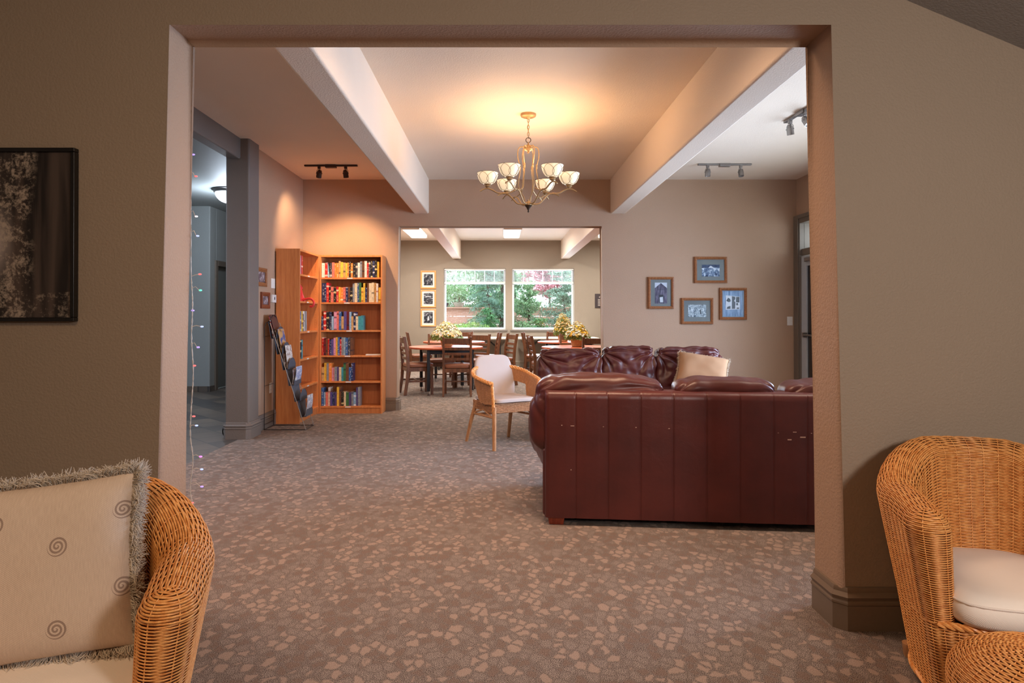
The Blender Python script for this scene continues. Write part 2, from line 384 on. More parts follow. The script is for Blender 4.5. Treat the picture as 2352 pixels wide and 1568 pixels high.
# hall walls
struct('wall_hall_back', MB().box(-7, -4.76, 10.7, 10.9, 0, H + .02), 'hallwall', bevel=.02)
mb = MB().box(-4.96, -4.763, 10.72, 10.95, 0, H + .02).box(-4.96, -4.76, 11.86, 13.6, 0, H + .02).box(-4.96, -4.76, 10.95, 11.86, 2.10, H + .02)
struct('wall_hall_side', mb, 'hallwall')
struct('wall_hall_left', MB().box(-7.1, -6.9, 2.72, 10.9, 0, H + .02), 'hallwall')
struct('wall_hall_end', MB().box(-7.1, -2.6, 13.6, 13.8, 0, H + .02), 'hallwall')
struct('wall_hall_front', MB().box(-7.1, -3.2, 2.62, 2.82, 0, H + .02), 'hallwall')
# near room shell
struct('wall_near_left', MB().box(-3.4, -3.2, -2.6, 2.7, 0, 3.4), 'wallnear')
struct('wall_near_right', MB().box(2.9, 3.1, -2.6, 2.7, 0, 3.4), 'wallnear')
struct('wall_near_back', MB().box(-3.4, 3.1, -2.7, -2.5, 0, 3.4), 'wallnear')
struct('ceiling_near', MB().prism([(-3.3, 3.04), (.374, 3.04), (3.0, 1.936), (3.0, 2.1), (.40, 3.2), (-3.3, 3.2)], -2.6, YN0 + .01), 'soffit')

def sweep(name, path, mat='trim', prof=None, closed=False, kind=True):
    """baseboard profile swept along a floor polyline; the board stands on the right-hand side of the path"""
    prof = prof or [(0, 0), (.017, 0), (.017, .098), (.0215, .104), (.0215, .112), (.016, .118), (.019, .126), (.024, .134), (.017, .143), (.012, .150), (.012, .160), (.008, .168), (0, .17)]
    P = [Vector((a, b)) for a, b in path]; n = len(P); vs = []; fs = []; k = len(prof)
    for i in range(n):
        ds = []
        if i > 0 or closed: ds.append((P[i] - P[i - 1]).normalized())
        if i < n - 1 or closed: ds.append((P[(i + 1) % n] - P[i]).normalized())
        ns = [Vector((d.y, -d.x)) for d in ds]; m_ = sum(ns, Vector((0, 0))); m_.normalize(); sc = 1 / max(.3, m_.dot(ns[0]))
        for o, z in prof: vs.append((P[i].x + m_.x * o * sc, P[i].y + m_.y * o * sc, z))
    for i in range(n if closed else n - 1):
        j = (i + 1) % n
        for q in range(k - 1): fs.append((i * k + q, j * k + q, j * k + q + 1, i * k + q + 1))
    if not closed: fs.append(tuple(range(k))); fs.append(tuple((n - 1) * k + q for q in range(k))[::-1])
    o = build(name, MB().add(vs, fs), mat, smooth=30)
    if kind: o['kind'] = 'structure'
    return o
c = .03
sweep('baseboard_near_right', [(3.3, YN1), (1.352 + c, YN1), (1.352, YN1 - c), (1.352, YN0 + c), (1.352 + c, YN0), (2.9, YN0)])
sweep('baseboard_near_left', [(-3.2, YN0), (-1.352 - c, YN0), (-1.352, YN0 + c), (-1.352, YN1 - c), (-1.352 - c, YN1), (-2.6, YN1)])
sweep('baseboard_column', [(-2.78, 6.88), (-2.78, 6.60 + .02), (-2.76, 6.60), (-2.54 - c, 6.60), (-2.54, 6.60 + c), (-2.54, 6.88), (-2.6, 6.88), (-2.6, 7.9)], 'column')
sweep('baseboard_middle', [(-1.52, YW0), (-1.353 - .025, YW0), (-1.353, YW0 + .025), (-1.353, YW1), ])
sweep('baseboard_right', [(1.353, YW1), (1.353, YW0 + .025), (1.353 + .025, YW0), (XR, YW0)])
sweep('baseboard_back', [(-2.6, YF), (4.5, YF)], 'wallgreen')
tp = [(0, 0), (.012, 0), (.012, .09), (0, .09)]
sweep('baseboard_hall', [(-6.9, 10.7), (-4.76, 10.7), (-4.76, 10.87)], 'tile', tp)

# garden windows
def window(name, x0, x1):
    mb = MB(); y0 = YF + .07; y1 = YF + .15; f = .045
    mb.box(x0, x0 + f, y0, y1, z0w, z1w).box(x1 - f, x1, y0, y1, z0w, z1w).box(x0 + f, x1 - f, y0, y1, z0w, z0w + f).box(x0 + f, x1 - f, y0, y1, z1w - f, z1w)
    o = struct(name, mb, 'vinyl', bevel=.004)
    tr = MB().box(x0 + f, x1 - f, y0 + .01, y1 - .01, 2.0, 2.05)
    n = 6
    for i in range(1, n): xx = x0 + f + (x1 - x0 - 2 * f) * i / n; tr.box(xx - .009, xx + .009, y0 + .03, y1 - .03, 2.05, z1w - f)
    build('transom_bar', tr, 'vinyl', o)
    build('pane', MB().box(x0 + f, x1 - f, y0 + .036, y0 + .042, z0w + f, z1w - f), 'glass', o)
    build('sill', MB().box(x0 - .05, x1 + .05, YF - .05, YF + .07, z0w - .03, z0w - .002), 'column', o, bevel=.006)
    b = thing('window_blind', 'raised white slatted blind across the top of the %s garden window' % ('left' if x0 < 0 else 'right'), 'blind', ((x0 + x1) / 2, YF + .045, z1w), 0, 'blinds in the garden windows')
    hw = (x1 - x0) / 2 - .008; mb = MB()
    for i in range(15):
        z = -.045 - i * .0185
        mt = Matrix.Translation((0, 0, z)) @ Matrix.Rotation(R(6), 4, 'X'); mb.obox(mt, hw * 2, .024, .0012)
    so = build('slat', mb, 'white', b); so['kind'] = 'stuff'
    build('head_rail', MB().box(-hw, hw, -.02, .02, -.035, -.003), 'white', b, bevel=.003)
    build('bottom_rail', MB().box(-hw, hw, -.016, .016, -.365, -.315), 'white', b, bevel=.004)
    for q in (-.8, 0, .8): build('cord', MB().tube([(hw * q, -.014, -.03), (hw * q, -.014, -.33)], .0012, 4), 'white', b)
window('window_1', xs[0], xs[1]); window('window_2', xs[2], xs[3])
# lounge side window (lights the room from the right)
mb = MB(); x = XR + .08
mb.box(x, x + .06, 3.9, 3.96, .5, 2.42).box(x, x + .06, 7.24, 7.3, .5, 2.42).box(x, x + .06, 3.96, 7.24, .5, .56).box(x, x + .06, 3.96, 7.24, 2.36, 2.42).box(x, x + .06, 5.57, 5.63, .56, 2.36)
wo = struct('window_3', mb, 'vinyl'); build('pane', MB().box(x + .02, x + .026, 3.96, 7.24, .56, 2.36), 'glass', wo)
# patio door in the right wall: frame, transom light and the door leaf ajar
mb = MB()
mb.box(XR - .03, XR + .2, 8.45, 8.575, 0, 2.53).box(XR - .03, XR + .2, 7.48, 7.58, 0, 2.53).box(XR - .03, XR + .2, 7.58, 8.45, 2.44, 2.53).box(XR + .0, XR + .18, 7.58, 8.45, 2.02, 2.11)
mb.box(XR - .045, XR - .03, 8.47, 8.595, 0, 2.55).box(XR - .045, XR - .03, 7.481, 8.469, 2.5, 2.55)
do = struct('door_1', mb, 'frametrim', bevel=.004)
build('transom_pane', MB().box(XR + .03, XR + .036, 7.58, 8.45, 2.11, 2.44), 'glass', do)
mt = Matrix.Translation((XR + .012, 8.445, 0)) @ Matrix.Rotation(R(-1), 4, 'Z')
lf = MB().box(-.022, .022, -.14, 0, .01, 2.01).box(-.022, .022, -.84, -.70, .01, 2.01).box(-.022, .022, -.70, -.14, .01, .25).box(-.022, .022, -.70, -.14, 1.88, 2.01).xf(mt)
leafo = build('door_leaf', lf, plain('door stile in daylit grey', rgb(178, 184, 188), .4), do, bevel=.003)  # pale stile colour stands for daylight on the jamb reveal
build('pane', MB().box(-.004, .004, -.70, -.14, .25, 1.88).xf(mt), plain('dark door glass', rgb(24, 28, 34), .08), leafo)
build('closer', MB().box(-.06, -.022, -.40, -.16, 1.93, 1.98).xf(mt), 'steel', do, bevel=.004)
build('push_bar', MB().tube([(-.06, -.74, 1.0), (-.06, -.14, 1.0)], .012, 8).box(-.07, -.02, -.76, -.72, .97, 1.03).box(-.07, -.02, -.16, -.12, .97, 1.03).xf(mt), 'steel', do)
# hall door
mb = MB().box(-4.77, -4.735, 10.88, 10.97, 0, 2.17).box(-4.77, -4.735, 11.84, 11.93, 0, 2.17).box(-4.77, -4.735, 10.97, 11.84, 2.08, 2.17)
ho = struct('door_2', mb, 'frametrim', bevel=.006)
build('door_leaf', MB().box(-4.86, -4.82, 10.955, 11.855, .01, 2.095), plain('grey painted door', rgb(112, 116, 112), .5), ho)
build('door_handle', MB().tube([(-4.82, 11.75, 1.0), (-4.76, 11.75, 1.0), (-4.76, 11.63, 1.0)], .011, 8), 'steel', ho)

# ================================================================== woven rattan
def weave_np(S, N, T, nribs, k, closed, rn, rt, amp, sides=5):
    """S,N,T: (W,A,3) strand centre, outward normal, across direction. k samples per rib. returns V,F of all strands"""
    W, A, _ = S.shape
    ph = np.arange(A) / k * PI
    row = (np.arange(W) % 2) * PI
    off = np.cos(ph[None, :] + row[:, None]) * amp
    C = S + N * off[..., None]
    an = np.arange(sides) * 2 * PI / sides
    V = C[:, :, None, :] + N[:, :, None, :] * (np.cos(an) * rn)[None, None, :, None] + T[:, :, None, :] * (np.sin(an))[None, None, :, None] * rt
    V = V.reshape(-1, 3)
    ai = np.arange(A if closed else A - 1); aj = (ai + 1) % A
    wi = np.arange(W)
    kk = np.arange(sides); kn = (kk + 1) % sides
    def idx(wv, av, kv): return (wv[:, None, None] * A + av[None, :, None]) * sides + kv[None, None, :]
    F = np.stack([idx(wi, ai, kk), idx(wi, ai, kn), idx(wi, aj, kn), idx(wi, aj, kk)], -1).reshape(-1, 4)
    return V, F
def tubes_np(C, N, T, r, sides=5):
    """C (n,L,3): n tubes with L samples"""
    n, L, _ = C.shape; an = np.arange(sides) * 2 * PI / sides
    V = (C[:, :, None, :] + N[:, :, None, :] * (np.cos(an) * r)[None, None, :, None] + T[:, :, None, :] * (np.sin(an) * r)[None, None, :, None]).reshape(-1, 3)
    ni = np.arange(n); li = np.arange(L - 1); kk = np.arange(sides); kn = (kk + 1) % sides
    def idx(a, b, c_): return (a[:, None, None] * L + b[None, :, None]) * sides + c_[None, None, :]
    F = np.stack([idx(ni, li, kk), idx(ni, li, kn), idx(ni, li + 1, kn), idx(ni, li + 1, kk)], -1).reshape(-1, 4)
    return V, F
def unit(a): return a / np.maximum(1e-9, np.linalg.norm(a, axis=-1, keepdims=True))
def resample_rows(rows, pitch_rt=None): return rows
def surf_frames(S, closed):
    dA = (np.roll(S, -1, 1) - np.roll(S, 1, 1)) if closed else np.gradient(S, axis=1)
    dW = np.gradient(S, axis=0)
    N = unit(np.cross(dA, dW)); T = unit(dW)
    pitch = np.linalg.norm(dW, axis=-1)
    return N, T, pitch
def woven(name, S, nribs, k, closed, parent, mat='rattan', core='rattandark', amp=.0022, flip=False, fill=.48, rib_r=.0018, core_off=.004):
    N, T, pitch = surf_frames(S, closed)
    if not flip: N = -N
    rt = np.clip(pitch * fill, .0008, .0042)[:, :, None, None]
    V1, F1 = weave_np(S, N, T, nribs, k, closed, .0016, rt, amp)
    idx = np.arange(0, S.shape[1], k)
    C = S[:, idx].transpose(1, 0, 2); Nn = N[:, idx].transpose(1, 0, 2)
    A_ = unit(np.cross(Nn, T[:, idx].transpose(1, 0, 2)))
    V2, F2 = tubes_np(C, Nn, A_, rib_r)
    o = npmesh(name, np.concatenate([V1, V2]), np.concatenate([F1, F2 + len(V1)]), mat, parent)
    # added sheet behind the weave; dark ones stand for shade in its gaps
    G = (S - N * core_off)[:, ::2]; W, A, _ = G.shape
    wi = np.arange(W - 1); ai = np.arange(A if closed else A - 1); aj = (ai + 1) % A
    F = np.stack([wi[:, None] * A + ai[None], wi[:, None] * A + aj[None], (wi[:, None] + 1) * A + aj[None], (wi[:, None] + 1) * A + ai[None]], -1).reshape(-1, 4)
    c_ = npmesh('gap_backing', G.reshape(-1, 3), F, core, o)
    return o

def tub_path(n, side_len=.22, rad=.315, back_n=None):
    """horseshoe centre line, open towards -y; returns pts, outward normals, s in [-1,1]"""
    L = 2 * side_len + PI * rad; d = np.linspace(0, L, n); P = np.zeros((n, 2)); Nn = np.zeros((n, 2))
    a = d < side_len; P[a, 0] = -rad; P[a, 1] = -side_len + d[a]; Nn[a] = (-1, 0)
    b = (d >= side_len) & (d <= side_len + PI * rad); th = PI - (d[b] - side_len) / rad
    P[b, 0] = np.cos(th) * rad; P[b, 1] = np.sin(th) * rad; Nn[b, 0] = np.cos(th); Nn[b, 1] = np.sin(th)
    c_ = d > side_len + PI * rad; P[c_, 0] = rad; P[c_, 1] = -(d[c_] - side_len - PI * rad); Nn[c_] = (1, 0)
    return P, Nn, d / L * 2 - 1
def make_tub_chair(label, loc, rz):
    t = thing('wicker_tub_chair', label, 'armchair', loc, rz, 'wicker tub chairs')
    k = 4; no, ni, nc = 32, 26, 3; rr = .066; zs = .29
    Po, No, so = tub_path(no * k + 1); Pi, Ni, si = tub_path(ni * k + 1)
    def ridge(s):
        a = np.abs(s); x = np.clip((.66 - a) / .50, 0, 1); x = x * x * (3 - 2 * x)
        return .665 + .120 * x + .02 * np.clip((a - .8) / .2, 0, 1) * -1
    zf = ridge(np.array([0.]))[0]
    def scale(z): return 1 - .30 * (1 - np.clip(z / .74, 0, 1)) ** 1.15
    rows = []
    nv, na = 78, 17
    for i in range(nv + na):
        if i < nv: f = i / nv; d = rr * (.80 + .20 * f); dz = None
        else: th = (i - nv) / (na - 1) * R(88); d = rr * math.cos(th); dz = rr * math.sin(th); f = 1
        def zz(s):
            top = ridge(s) - rr
            return zs + (top - zs) * f if dz is None else top + dz
        pts = []
        zo = zz(so); sc = scale(zo)[:, None]; p = (Po + No * d) * sc; pts.append(np.c_[p, zo])
        # right cap : from outer end round the arm front to the inner end
        ze = zz(np.array([1.]))[0]; sce = scale(np.array(ze)); a = np.linspace(0, PI, nc * k + 2)[1:-1][:nc * k - 1] if False else np.linspace(0, PI, nc * k + 1)[1:]
        ce = Po[-1]; p = np.c_[(ce[0] + d * np.cos(a)) * sce, (ce[1] - d * np.sin(a)) * sce, np.full(len(a), ze)]; pts.append(p)
        zi = zz(si[::-1]); sc = scale(zi)[:, None]; p = (Pi[::-1] - Ni[::-1] * d) * sc; q = np.c_[p, zi]; pts.append(q[1:])
        ce = Po[0]; a = np.linspace(0, PI, nc * k + 1)[1:-1]
        p = np.c_[(ce[0] + d * np.cos(a)) * sce, (ce[1] - d * np.sin(a)) * sce, np.full(len(a), ze)]; pts.append(p)
        rows.append(np.concatenate(pts))
    S = np.stack(rows); S = S[:, :(S.shape[1] // (2 * k)) * 2 * k] if S.shape[1] % (2 * k) else S
    b = woven('backrest', S, 0, k, True, t)
    # lower tub
    rows = []; nl = 54
    for i in range(nl):
        z = .035 + (zs - .035) * i / (nl - 1); sc = scale(np.array(z)); d = rr * .80
        p = (Po + No * d) * sc; cx = Po[-1][0]; cy = Po[-1][1]
        a = np.linspace(0, PI / 2, 2 * k + 1)[1:]
        q1 = np.c_[(cx + d * np.cos(a)), (cy - d * np.sin(a))] * sc
        xx = np.linspace(cx, -cx, 14 * k + 1)[1:]; q2 = np.c_[xx, cy - d - .03 * (1 - (xx / cx) ** 2)] * sc
        a = np.linspace(PI / 2, PI, 2 * k + 1)[1:-1]
        q3 = np.c_[(-cx + d * np.cos(a)), (cy - d * np.sin(a))] * sc
        pp = np.concatenate([p, q1, q2, q3]); rows.append(np.c_[pp, np.full(len(pp), z)])
    S2 = np.stack(rows)
    woven('seat_base', S2, 0, k, True, t)
    # braided rims: seat front edge, floor edge, crest on both arm fronts
    def braid(path, r, name, par, tw=90):
        P = np.array(path); seg = np.linalg.norm(np.diff(P, axis=0), axis=1); d = np.r_[0, np.cumsum(seg)]
        m = max(12, int(d[-1] / .006)); dd = np.linspace(0, d[-1], m); Q = np.stack([np.interp(dd, d, P[:, j]) for j in range(3)], 1)
        mb = MB()
        tg = np.gradient(Q, axis=0); tg = unit(tg); up = np.array([0, 0, 1.0]); u = unit(np.cross(tg, up) + 1e-6); v_ = np.cross(tg, u)
        for ph in (0, 2 * PI / 3, 4 * PI / 3):
            a = dd * tw + ph; mb.tube(Q + (u * np.cos(a)[:, None] + v_ * np.sin(a)[:, None]) * r * .55, r * .55, 5)
        return build(name, mb, 'rattan', par, smooth=60)
    row = S2[-1]; nf = len(Po) + 2 * k
    braid(row[nf - 2:nf + 14 * k + 2], .011, 'seat_rim', t)
    braid(np.r_[S2[0], S2[0][:1]], .011, 'base_rim', t)
    # seat deck + cushion
    sc = scale(np.array(zs)); xx = .315 * sc
    pts = []
    for q in np.linspace(0, PI, 17): pts.append((math.cos(q) * xx, math.sin(q) * xx))
    pts += [(-xx, -.25 * sc), (xx, -.25 * sc)]
    mb = MB(); n = len(pts); mb.add([(x, y, zs - .02) for x, y in pts] + [(x, y, zs) for x, y in pts], [tuple(range(n))[::-1], tuple(range(n, 2 * n))] + [(i, (i + 1) % n, n + (i + 1) % n, n + i) for i in range(n)])
    build('seat_deck', mb, 'rattandark', t)
    # cushion: domed pad with boxed edge, fits between the arms, bulges in front of them
    na_, nr = 72, 9; vs = []; fs = []; th_ = .105
    def outl(a):
        x = math.cos(a); y = math.sin(a); e = 6 if y < 0 else 3.2
        r = (abs(x) ** e + abs(y) ** e) ** (-1 / e); return x * r, y * r
    prof = [(0, .112), (.35, .111), (.62, .109), (.82, .106), (.93, .098), (.985, .080), (1.0, .055), (.985, .028), (.93, .010), (.8, .002), (0, .0)]
    for r, z in prof:
        for q in range(na_):
            x, y = outl(2 * PI * q / na_); yy = y * .262 if y > 0 else y * .285
            hw = .248
            vs.append((x * r * hw, yy * r - .005, zs + .002 + z + .004 * noise.noise((x * r * 2, y * r * 2, 3))))
    for i in range(len(prof) - 1):
        for q in range(na_): fs.append((i * na_ + q, i * na_ + (q + 1) % na_, (i + 1) * na_ + (q + 1) % na_, (i + 1) * na_ + q))
    cu = build('seat_cushion', MB().add(vs, fs), 'cream', t, smooth=180)
    pp = [];
    for q in range(60):
        x, y = outl(2 * PI * q / 60); yy = y * .262 if y > 0 else y * .285; pp.append((x * .99 * .248, yy * .99 - .005, zs + .086))
    build('piping', MB().tube(pp, .0035, 6, closed=True), 'cream', cu, smooth=60)
    for sx, sy in ((-1, -1), (1, -1), (-1, 1), (1, 1)):
        x = sx * .23; y = sy * .17 - .01
        build('foot', MB().lathe([(.018, 0), (.022, .01), (.026, .05)], 12, (x, y, 0)), 'bamboo', t, smooth=40)
    return t
tub = make_tub_chair('honey wicker tub chair with bare cream seat cushion standing against the right wall', (1.685, 2.19, 0), R(-14))
tub2 = dup(tub, (-1.09, 1.58, 0), R(17), 'honey wicker tub chair holding the large swirl patterned pillow')

# wicker footstool
def make_stool():
    t = thing('wicker_footstool', 'round domed wicker footstool in front of the tub chair on the right', 'footstool', (1.375, 1.62, 0))
    k = 4; A = 34 * k; rows = []
    a = np.arange(A) / A * 2 * PI
    prof = []
    for i in range(50): prof.append((.175 + .05 * math.sin(i / 50 * PI / 2), .03 + i * .0058))
    for i in range(42):
        th = i / 42 * R(88); prof.append((.225 * math.cos(th), .315 + .105 * math.sin(th)))
    S = np.stack([np.c_[np.cos(a) * r, np.sin(a) * r, np.full(A, z)] for r, z in prof])
    woven('stool_body', S, 0, k, True, t, flip=True)
    for q in range(4):
        x, y = .13 * math.cos(q * PI / 2 + .8), .13 * math.sin(q * PI / 2 + .8)
        build('foot', MB().lathe([(.016, 0), (.02, .01), (.022, .04)], 12, (x, y, 0)), 'bamboo', t, smooth=40)
make_stool()

# ------------------------------------------------------------------ pillows
def swirl_mat():
    m, nt, b = newmat('swirl woven pillow fabric')
    v = coords(nt, 'UV'); sep = nd(nt, 'ShaderNodeSeparateXYZ'); lk(nt, v, sep.inputs[0])
    U, V_ = sep.outputs[0], sep.outputs[1]
    def swirls(cu, cv, du, dv):
        x = mth(nt, 'SUBTRACT', mth(nt, 'MULTIPLY', mth(nt, 'FRACT', mth(nt, 'DIVIDE', mth(nt, 'SUBTRACT', U, cu - du / 2), du)), du), du / 2)
        y = mth(nt, 'SUBTRACT', mth(nt, 'MULTIPLY', mth(nt, 'FRACT', mth(nt, 'DIVIDE', mth(nt, 'SUBTRACT', V_, cv - dv / 2), dv)), dv), dv / 2)
        x = mth(nt, 'MULTIPLY', x, 1.3)
        r = mth(nt, 'SQRT', mth(nt, 'ADD', mth(nt, 'MULTIPLY', x, x), mth(nt, 'MULTIPLY', y, y)))
        th = mth(nt, 'DIVIDE', mth(nt, 'ARCTAN2', y, x), 2 * PI)
        sp = mth(nt, 'FRACT', mth(nt, 'ADD', mth(nt, 'DIVIDE', r, .0215), th))
        return mth(nt, 'MULTIPLY', mth(nt, 'LESS_THAN', sp, .52), mth(nt, 'MULTIPLY', mth(nt, 'LESS_THAN', r, .055), mth(nt, 'GREATER_THAN', r, .004)))
    s = mth(nt, 'MAXIMUM', swirls(.425, .78, .54, .43), swirls(.695, .62, .54, .44))
    n = nz(nt, coords(nt, 'UV', (40, 3, 1)), 5, 6, .75); base = mix(nt, n, rgb(224, 206, 188), rgb(170, 148, 132))
    lk(nt, mix(nt, mth(nt, 'MULTIPLY', s, .72), base, rgb(120, 98, 88)), b.inputs['Base Color'])
    wv = nd(nt, 'ShaderNodeTexWave', wave_type='BANDS', bands_direction='DIAGONAL'); wv.inputs['Scale'].default_value = 60; lk(nt, v, wv.inputs['Vector'])
    b.inputs['Roughness'].default_value = .88; b.inputs['Specular IOR Level'].default_value = .15; bump(nt, b, wv.outputs['Fac'], .35, .001); return m
M['swirl'] = swirl_mat()
def make_pillow(name, label, wd, ht, th, mat, fmat, mtx, seed=1, fringe=.035, density=1500, pin=.07):
    rnd = random.Random(seed)
    t = thing(name, label, 'pillow'); t.matrix_world = mtx
    n = 40; vs = []; uv = []; fs = []
    for sd in (1, -1):
        for i in range(n + 1):
            for j in range(n + 1):
                u = i / n * 2 - 1; v = j / n * 2 - 1
                bx = 1 - pin * (1 - abs(v) ** 2.2) * abs(u) ** 4; bz = 1 - pin * (1 - abs(u) ** 2.2) * abs(v) ** 4
                h = ((1 - u ** 4) * (1 - v ** 4)) ** .55
                dy = sd * th / 2 * h * (1 + .10 * noise.noise((u * 2 + seed, v * 2, sd * 3)))
                vs.append((u * wd / 2 * bx, -dy, (v * ht / 2 * bz))); uv.append((i / n, j / n))
    for sd in range(2):
        o = sd * (n + 1) ** 2
        for i in range(n):
            for j in range(n):
                q = (o + i * (n + 1) + j, o + (i + 1) * (n + 1) + j, o + (i + 1) * (n + 1) + j + 1, o + i * (n + 1) + j + 1); fs.append(q if sd == 0 else q[::-1])
    me = bpy.data.meshes.new('pillow_cover'); me.from_pydata(vs, [], fs); me.materials.append(M[mat])
    ul = me.uv_layers.new(name='uv')
    for l in me.loops: ul.data[l.index].uv = uv[l.vertex_index]
    me.polygons.foreach_set('use_smooth', [True] * len(me.polygons)); me.update()
    link('pillow_cover', me, t)
    # brushed fringe along the seam
    def edge(q):
        q = q % 4; s_, f = int(q), q - int(q); e = f * 2 - 1
        u, v = ((e, 1), (1, -e), (-e, -1), (-1, e))[s_]
        bx = 1 - pin * (1 - abs(v) ** 2.2) * abs(u) ** 4; bz = 1 - pin * (1 - abs(u) ** 2.2) * abs(v) ** 4
        return Vector((u * wd / 2 * bx, 0, v * ht / 2 * bz))
    mb = MB()
    for i in range(density):
        q = i / density * 4 + rnd.uniform(-.01, .01); p = edge(q); tg = (edge(q + .01) - edge(q - .01)).normalized(); out = Vector((-tg.z, 0, tg.x)) * (1 if (Vector((-tg.z, 0, tg.x)).dot(p) > 0) else -1)
        y0 = rnd.uniform(-.010, .010); L = fringe * rnd.uniform(.6, 1.25); side = rnd.gauss(0, .8) + .9 * math.sin(i * .013); dy = rnd.gauss(0, .35) + y0 * 30
        a = p + Vector((0, y0, 0)) - out * .006; d1 = (out + tg * side * .5 + Vector((0, dy, 0))).normalized(); d2 = (out * .6 + tg * (side + rnd.gauss(0, .5)) + Vector((0, dy * 1.3, -.25))).normalized()
        b_ = a + d1 * L * .5; c_ = b_ + d2 * L * .5; w_ = rnd.uniform(.0008, .0016)
        mb.tube([a, b_, c_], [w_, w_, w_ * .5], 3)
    fo = build('fringe', mb, fmat, t, smooth=180); fo['kind'] = 'stuff'
    return t
mt = Matrix.Translation((-1.195, 1.64, .606)) @ Matrix.Rotation(R(13), 4, 'Z') @ Matrix.Rotation(R(-15), 4, 'X') @ Matrix.Rotation(R(-4.5), 4, 'Y')
make_pillow('throw_pillow', 'large beige pillow with brown swirls and shaggy fringe standing in the wicker chair', .52, .435, .15, 'swirl', 'fringe', mt, 3, .037, 9000, .05)

# ------------------------------------------------------------------ leather sectional
def puff_np(wd, dp, ht, k=5, n=22):
    P = []; F = []
    off = 0
    g = np.linspace(-1, 1, n + 1); g = np.sign(g) * np.abs(g) ** .85
    A, B = np.meshgrid(g, g, indexing='ij')
    for ax in range(3):
        for sg in (-1, 1):
            p = np.zeros((n + 1, n + 1, 3)); p[..., ax] = sg; p[..., (ax + 1) % 3] = A; p[..., (ax + 2) % 3] = B * sg
            P.append(p.reshape(-1, 3))
            for i in range(n):
                for j in range(n):
                    a = off + i * (n + 1) + j; F.append((a, a + n + 1, a + n + 2, a + 1))
            off += (n + 1) ** 2
    P = np.concatenate(P); r = (np.abs(P) ** k).sum(1) ** (1 / k); Q = P / r[:, None]
    return Q, F
def puff(name, wd, dp, ht, parent, mat='leather', loc=(0, 0, 0), rot=(0, 0, 0), k=5, seed=0, amp=.012, freq=5, n=26, fold=None, sag=0):
    Q, F = puff_np(wd, dp, ht, k, n)
    out = []
    for q in Q:
        x, y, z = q[0] * wd / 2, q[1] * dp / 2, q[2] * ht / 2
        nx = Vector((q[0], q[1], q[2])); nx = Vector((nx.x * abs(nx.x) ** 2, nx.y * abs(nx.y) ** 2, nx.z * abs(nx.z) ** 2)).normalized()
        p = Vector((x * freq, y * freq, z * freq)) + Vector((seed * 7.3, seed * 3.1, seed))
        dsp = (1 - abs(noise.noise(p)) * 2) * amp * .5 + noise.noise(p * 2.3) * amp * .6
        if fold: dsp += fold(q[0], q[1], q[2])
        v = Vector((x, y, z)) + nx * dsp
        v.z += sag * (q[0] ** 2 - .5) * (1 if q[2] > 0 else 0)
        out.append(tuple(v))
    me = bpy.data.meshes.new(name); me.from_pydata(out, [], F); me.materials.append(M[mat])
    bm = bmesh.new(); bm.from_mesh(me); bmesh.ops.remove_doubles(bm, verts=bm.verts, dist=1e-5); bmesh.ops.recalc_face_normals(bm, faces=bm.faces); bm.to_mesh(me); bm.free()
    me.polygons.foreach_set('use_smooth', [True] * len(me.polygons)); me.update()
    o = link(name, me, parent); o.location = loc; o.rotation_euler = rot
    s_ = o.modifiers.new('soft', 'SUBSURF'); s_.levels = 1; s_.render_levels = 1
    return o
def creases(cx, cz, strength=.016, num=9, seed=0):
    """pulled folds that fan out of one corner of a cushion face"""
    def f(x, y, z):
        dx, dz = x - cx, z - cz; r = math.hypot(dx, dz) + 1e-4; a = math.atan2(dz, dx)
        return -strength * max(0, math.cos(a * num + 1.2 * math.sin(r * 3 + seed))) ** 3 * math.exp(-((r - .45) / .55) ** 2) - .03 * math.exp(-(r / .22) ** 2)
    return f
def both(*fs): return lambda x, y, z: sum(f(x, y, z) for f in fs)
# near piece, its back to the viewer
near = thing('leather_sofa', 'oxblood leather sofa seen from behind, its panelled back towards the viewer', 'sofa', (.264, 3.905, 0), R(-5.2), 'leather sectional sofas')
LN = 2.42
seams = [.185 + .1895 * i for i in range(0, 12)]
nx_, nz_ = 420, 30; vs = []; fs = []
for i in range(nx_ + 1):
    x = LN * i / nx_
    dmin = min(abs(x - s_) for s_ in seams); g = .003 * math.exp(-(dmin / .003) ** 2); bl = .003 * min(1, dmin / .06)
    for j in range(nz_ + 1):
        z = .045 + (.80 - .045) * j / nz_; e = j / nz_
        rr_ = .022; top = 0
        if .80 - z < rr_: top = rr_ - math.sqrt(max(0, rr_ ** 2 - (rr_ - (.80 - z)) ** 2))
        wr = .003 * noise.noise((x * 2.2, z * 2.5, 1)) + .002 * noise.noise((x * 7, z * 3, 5))
        ed = 0
        if x < .03: ed = .03 - math.sqrt(max(0, .03 ** 2 - (.03 - x) ** 2))
        vs.append((x, -bl + g + wr + top + ed, z))
for i in range(nx_):
    for j in range(nz_):
        a = i * (nz_ + 1) + j; fs.append((a, a + nz_ + 1, a + nz_ + 2, a + 1))
mbp = MB().add(vs, fs)
